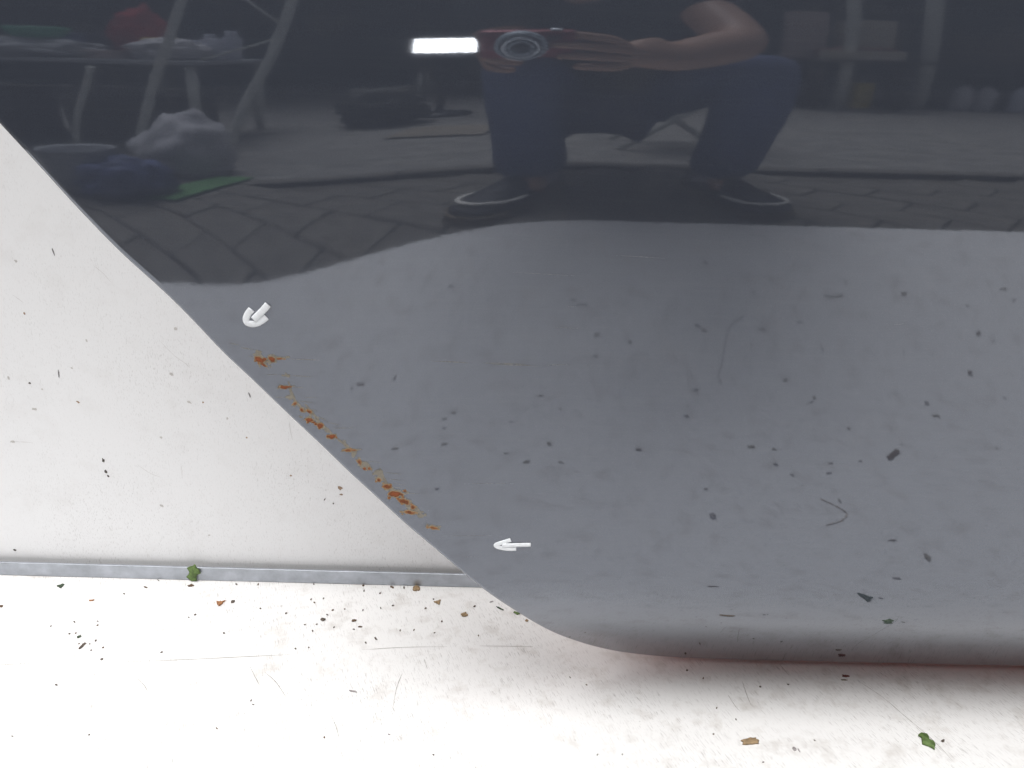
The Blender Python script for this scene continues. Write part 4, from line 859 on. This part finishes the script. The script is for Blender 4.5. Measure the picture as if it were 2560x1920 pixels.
def mix3(a, b_, t):
    return tuple(x * (1 - t) + y * t for x, y in zip(a, b_))
jj = [((0.17, -1.40, 0.28), (0.185, 0.15))]
jb = []
for hp, kn, an in ((hipR, knR, anR), (hipL, knL, anL)):
    b0 = len(jj)
    hem_p = (an[0], an[1] - 0.004, an[2] - 0.015)
    jj += [(hp, 0.105), (mix3(hp, kn, .6), 0.088), (kn, 0.073), (mix3(kn, hem_p, .35), 0.074), (mix3(kn, hem_p, .75), 0.070), (hem_p, 0.080)]
    jb += [(0, b0)] + [(b0 + k, b0 + k + 1) for k in range(5)]
skinned("jeans", jj, jb, M_jean, person)

def shoe(an, yaw, nm_seed):
    """low dark shoe, toe towards the panel (+Y), pale stripe round the toe cap"""
    R = Matrix.Rotation(yaw, 3, 'Z')
    base = Vector((an[0], an[1], GZ + 0.001))
    R = R @ Matrix.Scale(1.22, 3)
    secs = [(-0.075, 0.022, 0.060), (-0.06, 0.034, 0.082), (-0.02, 0.038, 0.094), (0.03, 0.040, 0.082), (0.08, 0.045, 0.062), (0.13, 0.049, 0.050), (0.165, 0.046, 0.043), (0.188, 0.034, 0.034), (0.198, 0.014, 0.024)]
    V, Fc = [], []
    n = 16
    for (y, w, h) in secs:
        for k in range(n):
            a = 2 * math.pi * k / n
            x = w * math.copysign(abs(math.cos(a)) ** .8, math.cos(a))
            z = 0.022 + (h - 0.022) * max(0, math.sin(a)) if math.sin(a) >= 0 else 0.022 + 0.008 * math.sin(a)
            V.append(base + R @ Vector((x, y, z)))
    for i in range(len(secs) - 1):
        for k in range(n):
            k2 = (k + 1) % n
            Fc.append((i * n + k, i * n + k2, (i + 1) * n + k2, (i + 1) * n + k))
    Fc += [tuple(range(n - 1, -1, -1)), tuple((len(secs) - 1) * n + k for k in range(n))]
    sh = obj("shoe", V, Fc, M_shoe, person, True)
    # sole
    ring = [(w + 0.004, y) for (y, w, h) in secs]
    outl = [(x, y) for x, y in ring] + [(-x, y) for x, y in reversed(ring)]
    m = len(outl)
    V = [base + R @ Vector((x, y * 1.02, 0)) for x, y in outl] + [base + R @ Vector((x, y * 1.02, 0.018)) for x, y in outl]
    Fc = [(i, (i + 1) % m, m + (i + 1) % m, m + i) for i in range(m)] + [tuple(range(m - 1, -1, -1)), tuple(range(m, 2 * m))]
    obj("sole", V, Fc, M_soled, sh)
    pts = []
    for t in np.linspace(-1, 1, 17):
        a = t * 1.9
        x = 0.041 * math.sin(a) if abs(a) < math.pi / 2 else math.copysign(0.042, a)
        y = 0.135 + 0.047 * math.cos(a) if abs(a) < math.pi / 2 else 0.135 - (abs(a) - math.pi / 2) * 0.10
        pts.append(base + R @ Vector((x * 1.03, y, 0.040 + 0.004 * math.cos(a))))
    V, Fc = tube(pts, 0.0062, 8)
    obj("toe_stripe", V, Fc, M_sole, sh, True)
    V, Fc = lathe([(0.050, 0.045), (0.052, 0.085), (0.048, 0.14)], 18, (an[0], an[1], GZ))
    obj("sock", V, Fc, M_sock, person, True)
shoe((anL[0], anL[1], 0), math.radians(25), 1)
shoe((anR[0], anR[1], 0), math.radians(-17), 2)

# compact camera held before the knees, its lens where the picture is taken from
M_red = plain("red_anodised_metal", (0.19, 0.018, 0.026), 0.35, 0.12, 50, 0.3)
M_sil = plain("silver_ring", (0.62, 0.66, 0.70), 0.3, 0.08, 60, 0.9)
M_silw = plain("satin_bezel", (0.42, 0.48, 0.53), 0.5, 0.1, 60, 0.2)
M_dk = plain("black_plastic", (0.02, 0.02, 0.022), 0.35, 0.1, 60)
M_gl = plain("dark_lens_glass", (0.015, 0.018, 0.024), 0.06, 0.1, 60)
AX = Matrix(((_ri.x, _up.x, _f.x), (_ri.y, _up.y, _f.y), (_ri.z, _up.z, _f.z)))   # local x right, y up, z viewing direction
cc = thing("compact_camera", tuple(CAM), "red compact camera with silver lens ring held in both hands, mirrored in the panel", "camera")
def cam_box(name, lo, hi, mat, bev, parent):
    bm = box_bm(lo, hi, bev, 3)
    for v in bm.verts:
        v.co = AX @ v.co + CAM
    return bmobj(name, bm, mat, parent, True)
cb = cam_box("body", (-0.048, -0.031, -0.048), (0.062, 0.027, -0.026), M_red, 0.007, cc)
cam_box("top_button", (0.032, 0.0272, -0.042), (0.046, 0.030, -0.032), M_sil, 0.001, cc)
cam_box("flash_window", (0.030, 0.010, -0.0262), (0.044, 0.019, -0.0248), M_gl, 0.001, cc)
V, Fc = lathe([(0.0300, -0.0258), (0.0305, -0.018), (0.0285, -0.0125), (0.0250, -0.0120), (0.0245, -0.0150)], 40)
lens = obj("lens_bezel", [AX @ v + CAM for v in V], Fc, M_silw, cc, True)
V, Fc = lathe([(0.0225, -0.0148), (0.0222, -0.0085), (0.0205, -0.0075), (0.0165, -0.0085), (0.0162, -0.0120)], 36)
obj("lens_barrel", [AX @ v + CAM for v in V], Fc, M_sil, lens, True)
V, Fc = lathe([(0.0150, -0.0118), (0.0148, -0.0066), (0.0125, -0.0066), (0.0110, -0.0085)], 32)
obj("front_ring", [AX @ v + CAM for v in V], Fc, M_silw, lens, True)
V, Fc = lathe([(0.0108, -0.0084), (0.0085, -0.0068), (0.0045, -0.0058), (0.0005, -0.0055)], 28)
obj("front_glass", [AX @ v + CAM for v in V], Fc, M_gl, lens, True)

# ------------------------------------------------------------------ dark market shelter, added behind the photographer to keep sky out of the mirror
M_tarp = plain("dark_green_tarpaulin", (0.030, 0.042, 0.044), 0.8, 0.45, 2.2, 0, 0.01)
M_roof = plain("grey_brown_roof_sheet", (0.05, 0.05, 0.046), 0.85, 0.35, 2.0)
M_pole = plain("pale_tent_pole", (0.60, 0.61, 0.57), 0.6, 0.15, 12)
M_dwood = plain("dark_stained_wood", (0.045, 0.036, 0.028), 0.8, 0.35, 12)
M_cream = plain("cream_board", (0.46, 0.42, 0.35), 0.8, 0.1, 8)
M_brn = plain("red_brown_cloth", (0.16, 0.07, 0.05), 0.9, 0.25, 16)
M_white = plain("white_cloth", (0.46, 0.455, 0.48), 0.9, 0.15, 10)
M_greyc = plain("grey_cloth", (0.30, 0.31, 0.33), 0.9, 0.2, 10)
M_blue = plain("blue_plastic_bag", (0.07, 0.09, 0.20), 0.7, 0.4, 12)
M_redc = plain("bright_red_cloth", (0.36, 0.03, 0.03), 0.9, 0.25, 14)
M_yel = plain("yellow_tin", (0.55, 0.42, 0.05), 0.5, 0.2, 20)
M_grn = plain("green_plastic", (0.06, 0.34, 0.19), 0.5, 0.2, 20)
M_mat = plain("light_green_mat", (0.09, 0.22, 0.08), 0.9, 0.25, 16)
M_card = plain("brown_cardboard", (0.24, 0.21, 0.17), 0.9, 0.15, 6)
M_glass = plain("milky_glass_jar", (0.50, 0.52, 0.60), 0.2, 0.15, 30)
M_pink = plain("pinkish_carton", (0.42, 0.34, 0.32), 0.9, 0.1, 10)

sh_ = thing("backdrop_shelter", (0, -5, GZ), "dark tarpaulin shelter added behind the photographer against the bright sky, mirrored at the top of the panel", "shelter")
V, Fc = [], []
for i in range(61):
    for j in range(2):
        x = -6 + 12 * i / 60
        V.append((x, -6.2 + 0.10 * math.sin(i * 1.3), GZ if j == 0 else 2.75))
for i in range(60):
    Fc.append((2 * i, 2 * i + 2, 2 * i + 3, 2 * i + 1))
obj("back_sheet", V, Fc, M_tarp, sh_, True)
for sx in (-1, 1):
    V = [(sx * 6, -6.2, GZ), (sx * 6, -2.4, GZ), (sx * 6, -2.4, 2.5), (sx * 6, -6.2, 2.75), (sx * 6.03, -6.2, GZ), (sx * 6.03, -2.4, GZ), (sx * 6.03, -2.4, 2.5), (sx * 6.03, -6.2, 2.75)]
    obj("side_sheet", V, [(0, 1, 2, 3), (7, 6, 5, 4), (0, 4, 5, 1), (1, 5, 6, 2), (2, 6, 7, 3), (3, 7, 4, 0)], M_tarp, sh_)
bmobj("roof_sheet", box_bm((-6.1, -6.3, 2.76), (6.1, -4.3, 2.79)), M_roof, sh_)  # unseen roof added to block front sky and keep the stalls dark
def pole(x, y, r, top, base=GZ, parent=sh_, mat=None, lean=0.0):
    V, Fc = tube([(x, y, base), (x + lean * .5, y, (base + top) / 2), (x + lean, y, top)], r, 12)
    return obj("pole", V, Fc, mat or M_pole, parent, True)
pole(1.55, -3.62, 0.035, 2.75)
pole(2.02, -3.82, 0.045, 2.75)
pole(-3.3, -3.2, 0.035, 2.75)
pole(3.6, -3.0, 0.035, 2.75)

def table_thing(name, x0, x1, y0, y1, zt, mat, legm, label, cat="table"):
    t = thing(name, ((x0 + x1) / 2, (y0 + y1) / 2, GZ), label, cat)
    bmobj("table_top", box_bm((x0, y0, zt - 0.03), (x1, y1, zt), 0.004, 1), mat, t)
    for x in (x0 + .05, x1 - .05):
        for y in (y0 + .05, y1 - .05):
            V, Fc = tube([(x, y, GZ), (x, y, zt - .031)], 0.02, 8)
            obj("leg", V, Fc, legm, t, True)
    return t
table_thing("market_table", -2.4, -0.98, -2.95, -2.15, 0.43, M_greyc, M_pole, "grey trestle table heaped with goods, mirrored at the upper left of the panel")
table_thing("market_table", 0.9, 3.2, -4.6, -3.75, 0.46, M_dwood, M_dwood, "dark long table with boxes on it, mirrored at the upper right of the panel")
table_thing("market_table", -0.6, 0.6, -4.9, -4.3, 0.24, M_dwood, M_pole, "low dark table far behind the person's legs, mirrored in the panel")

def cloth(name, c, size, mat, seed, label, cat="cloth", sag=0.3):
    """crumpled heap standing on z = c.z"""
    bm = bmesh.new()
    bmesh.ops.create_icosphere(bm, subdivisions=4, radius=1.0)
    for v in bm.verts:
        d = v.co.normalized()
        k = 1 + sag * noise.noise(d * 2.2 + Vector((seed, 0, 0))) + sag * .45 * noise.noise(d * 6 + Vector((0, seed, 0)))
        p = Vector((d.x * k * size[0] / 2, d.y * k * size[1] / 2, d.z * k * size[2] * .62 + size[2] * .42))
        p.z = max(p.z, 0.001)
        v.co = p + Vector(c)
    return tag(bmobj(name, bm, mat, None, True), label, cat)
TZ = 0.431
cloth("white_cloth", (-1.14, -2.32, TZ), (0.26, 0.26, 0.15), M_white, 3, "white crumpled cloth heap on the grey trestle table near its right end")
cloth("grey_cloth", (-1.55, -2.30, TZ), (0.42, 0.30, 0.13), M_greyc, 5, "grey crumpled cloth heap at the left on the trestle table")
cloth("red_bag", (-1.34, -2.58, TZ), (0.20, 0.14, 0.40), M_redc, 8, "bright red soft bag standing at the back of the trestle table", "bag")
V, Fc = lathe([(0.06, 0), (0.085, .04), (0.10, .09), (0.095, .095), (0.03, .02)], 20, (-1.56, -2.32, TZ + 0.125))
tag(obj("green_bowl", V, Fc, M_grn, None, True), "green plastic bowl on the grey cloth heap", "bowl")
V, Fc = lathe([(0.06, 0), (0.062, .16), (0.058, .17), (0.05, .171)], 20, (-1.23, -2.48, TZ))
tag(obj("yellow_tin", V, Fc, M_yel, None, True), "yellow tin between the red bag and white cloth", "tin")
for i, (x, y, h) in enumerate(((-1.02, -2.40, .17), (-1.07, -2.50, .21), (-1.14, -2.54, .16), (-1.03, -2.60, .24))):
    V, Fc = lathe([(0.034, 0), (0.040, .02), (0.040, h * .7), (0.022, h * .86), (0.022, h), (0.015, h)], 16, (x, y, TZ))
    tag(obj("glass_jar", V, Fc, M_glass, None, True), ("front jar beside the white cloth heap", "second jar, slightly taller, behind the front jar", "shortest jar, nearest the yellow tin", "tallest jar at the back right corner of the table")[i], "jar", "jars on the trestle table")
cloth("white_sack", (-0.86, -1.64, GZ), (0.26, 0.28, 0.30), M_white, 11, "pale full sack leaning at the foot of the tent pole", "sack", 0.22)
V, Fc = lathe([(0.060, 0), (0.072, .10), (0.080, .22), (0.083, .225), (0.074, .218), (0.060, .02)], 24, (-0.97, -1.30, GZ))
tag(obj("white_bucket", V, Fc, M_greyc, None, True), "pale plastic bucket on the paving at the left", "bucket")
cloth("blue_bag", (-0.87, -1.27, GZ), (0.20, 0.20, 0.19), M_blue, 15, "dark blue plastic bag on the ground between bucket and sack", "bag")
bmobj_ = bmobj("green_mat", box_bm((-0.17, -0.06, 0), (0.17, 0.06, 0.012), 0.003, 1), M_mat)
bmobj_.location = (-0.745, -1.37, GZ + 0.004); bmobj_.rotation_euler = (0, 0, 1.9)
tag(bmobj_, "light green mat lying on the ground before the pale sack", "mat")
cbx = bmobj("cardboard_sheet", box_bm((-0.16, -0.15, 0), (0.16, 0.15, 0.006), 0.001, 1), M_card)
cbx.location = (-0.22, -2.33, GZ + 0.006); cbx.rotation_euler = (0, 0, 0.2)
tag(cbx, "flattened brown cardboard on the ground left of the person", "cardboard")
# folding trestle legs behind the person
ts = thing("folding_stool", (0.42, -1.85, GZ), "folding stool with thin crossed metal legs behind the person", "stool")
bmobj("seat", box_bm((0.26, -2.02, 0.30), (0.60, -1.72, 0.325), 0.006, 2), M_dwood, ts)
for y in (-1.99, -1.75):
    for a, b_ in (((0.28, y, GZ), (0.57, y, 0.299)), ((0.57, y - .02, GZ), (0.28, y - .02, 0.299))):
        V, Fc = tube([a, b_], 0.010, 8)
        obj("leg", V, Fc, M_pole, ts, True)
bmobj_ = bmobj("cream_board", box_bm((1.40, -3.60, 0.462), (1.80, -3.57, 0.565), 0.003, 1), M_cream)
V2 = table_thing("crate_stand", 1.36, 1.86, -3.72, -3.50, 0.46, M_dwood, M_dwood, "small dark stand before the right tent pole, mirrored at the upper right", "stand")
tag(bmobj_, "cream wooden board on edge on the small dark stand", "board")
cloth("brown_cloth", (1.60, -3.65, 0.462), (0.40, 0.08, 0.15), M_brn, 21, "red brown cloth lying behind the cream board")
for nm, lo, hi, mt, lab in (("pink_carton", (1.34, -4.0, 0.461), (1.52, -3.85, 1.02), M_pink, "tall pinkish carton on the long dark table"),
                            ("cream_carton", (1.62, -4.05, 0.461), (1.86, -3.85, 0.93), M_cream, "cream carton right of the tall pinkish carton"),
                            ("dark_crate", (2.15, -4.2, 0.461), (2.75, -3.8, 0.80), M_dwood, "dark wooden crate at the right end of the long table")):
    c = bmobj(nm, box_bm(lo, hi, 0.004, 1), mt)
    tag(c, lab, "box")
yb = bmobj("yellow_box", box_bm((1.66, -3.80, GZ), (1.75, -3.72, 0.19), 0.003, 1), M_yel)
tag(yb, "small yellow box standing under the long dark table", "box")
for i, (x, r, h, m_) in enumerate(((2.24, 0.055, 0.30, M_white), (2.35, 0.05, 0.29, M_white), (2.52, 0.058, 0.30, M_glass))):
    V, Fc = lathe([(r, 0), (r * 1.02, .02), (r, h * .8), (r * .6, h * .93), (r * .5, h)], 18, (x, -3.82 + i * .02, GZ))
    tag(obj("paint_can", V, Fc, m_, None, True), ("left white can under the long table", "middle white can under the long table", "milky can at the right under the long table")[i], "can", "pale cans under the table")
# leaning metal frame and more goods at the left
fr = thing("clothes_stand", (-0.85, -2.0, GZ), "pale leaning stand of bent metal tubes before the trestle table, mirrored at the upper left", "stand")
for P_, r_ in ((((-0.875, -2.0, GZ), (-0.80, -2.0, 0.18), (-0.72, -2.0, 0.44), (-0.655, -2.0, 0.86), (-0.64, -2.0, 1.15)), 0.017),
               (((-1.22, -2.1, GZ), (-1.12, -2.1, 0.25), (-1.05, -2.1, 0.55), (-1.00, -2.1, 0.90), (-0.98, -2.1, 1.15)), 0.016),
               (((-1.42, -2.12, GZ), (-1.38, -2.12, 0.10), (-1.33, -2.12, 0.26), (-1.30, -2.12, 0.38)), 0.012)):
    V, Fc = tube(catmull(P_, 6), r_, 10)
    obj("frame_tube", V, Fc, M_pole, fr, True)
for a, b_ in (((-0.985, -2.09, 1.10), (-0.68, -2.01, 0.66)), ((-0.95, -2.09, 0.44), (-0.70, -2.01, 0.58))):
    V, Fc = tube([a, b_], 0.006, 8)
    obj("brace", V, Fc, M_pole, fr, True)
def goods(name, lo, hi, mat, label, cat, bev=0.004, yaw=0.0):
    c = (Vector(lo) + Vector(hi)) / 2
    bm = box_bm(Vector(lo) - c, Vector(hi) - c, bev, 2)
    o = bmobj(name, bm, mat)
    o.location = c
    o.rotation_euler = (0, 0, yaw)
    return tag(o, label, cat)
goods("blue_carton", (-1.72, -2.74, TZ), (-1.52, -2.60, TZ + .20), M_blue, "dark blue carton at the back left of the trestle table", "box", .004, .2)
goods("cardboard_box", (-1.98, -2.66, TZ), (-1.76, -2.46, TZ + .16), M_card, "open brown cardboard box at the far left of the trestle table", "box", .004, -.15)
goods("book_stack", (-1.36, -2.30, TZ), (-1.24, -2.20, TZ + .06), M_pink, "low stack of pinkish books at the table's front edge", "books", .003, .35)
goods("dark_crate", (-1.60, -2.75, GZ), (-1.15, -2.45, GZ + .26), M_dwood, "dark wooden crate under the grey trestle table", "crate")
goods("dark_crate", (-2.2, -2.70, GZ), (-1.75, -2.40, GZ + .32), M_dwood, "taller dark crate under the left part of the trestle table", "crate")
for i, (x, y, h, lab) in enumerate(((-1.46, -2.62, .28, "tall dark bottle left of the red bag"), (-1.42, -2.46, .22, "short dark bottle before the red bag"), (-1.20, -2.66, .27, "dark bottle right of the red bag"))):
    V, Fc = lathe([(0.032, 0), (0.036, .01), (0.036, h * .6), (0.014, h * .78), (0.014, h)], 14, (x, y, TZ))
    tag(obj("bottle", V, Fc, M_gl, None, True), lab, "bottle", "dark bottles on the trestle table")
V, Fc = lathe([(0.03, 0), (0.085, .03), (0.10, .036), (0.085, .042), (0.10, .05), (0.09, .052), (0.02, .03)], 22, (-1.40, -2.28, TZ))
tag(obj("plate_stack", V, Fc, M_white, None, True), "two white plates stacked at the front of the trestle table", "plates")
cloth("olive_bundle", (-0.50, -2.75, GZ), (0.34, 0.28, 0.30), M_mat if False else M_roof, 31, "dark olive bundle on the ground left of the glowing lamp", "bundle")
cloth("grey_bundle", (-1.75, -1.75, GZ), (0.36, 0.30, 0.30), M_greyc, 33, "grey bundle on the ground at the far left behind the bucket", "bundle")

# lit white work lamp
M_lit, nt, b = new_mat("lit_lamp_panel")
b.inputs["Base Color"].default_value = (0.9, 0.9, 0.88, 1)
b.inputs["Emission Color"].default_value = (1.0, 0.99, 0.95, 1)
b.inputs["Emission Strength"].default_value = 9.0
wl = thing("work_lamp", (-0.5, -3.0, GZ), "lit white work lamp glowing left of the camera, mirrored in the panel", "lamp")
bmobj("housing", box_bm((-0.445, -3.06, 0.425), (-0.170, -3.012, 0.615), 0.006, 2), M_dk, wl)
bmobj("lit_panel", box_bm((-0.435, -3.0119, 0.470), (-0.180, -3.006, 0.606), 0.002, 1), M_lit, wl)
bmobj("lower_strip", box_bm((-0.435, -3.0118, 0.431), (-0.200, -3.007, 0.460), 0.001, 1), M_glass, wl)
V, Fc = tube([(-0.31, -3.04, GZ), (-0.31, -3.04, 0.426)], 0.018, 10)
obj("stand", V, Fc, M_dk, wl, True)
V, Fc = lathe([(0.14, 0), (0.14, 0.012), (0.03, 0.03)], 20, (-0.31, -3.04, GZ + .004))
obj("foot", V, Fc, M_dk, wl, True)

for o in list(scene.objects):
    if o not in EARLIER and o.parent is None and o is not cc:
        o.location.z += RISE
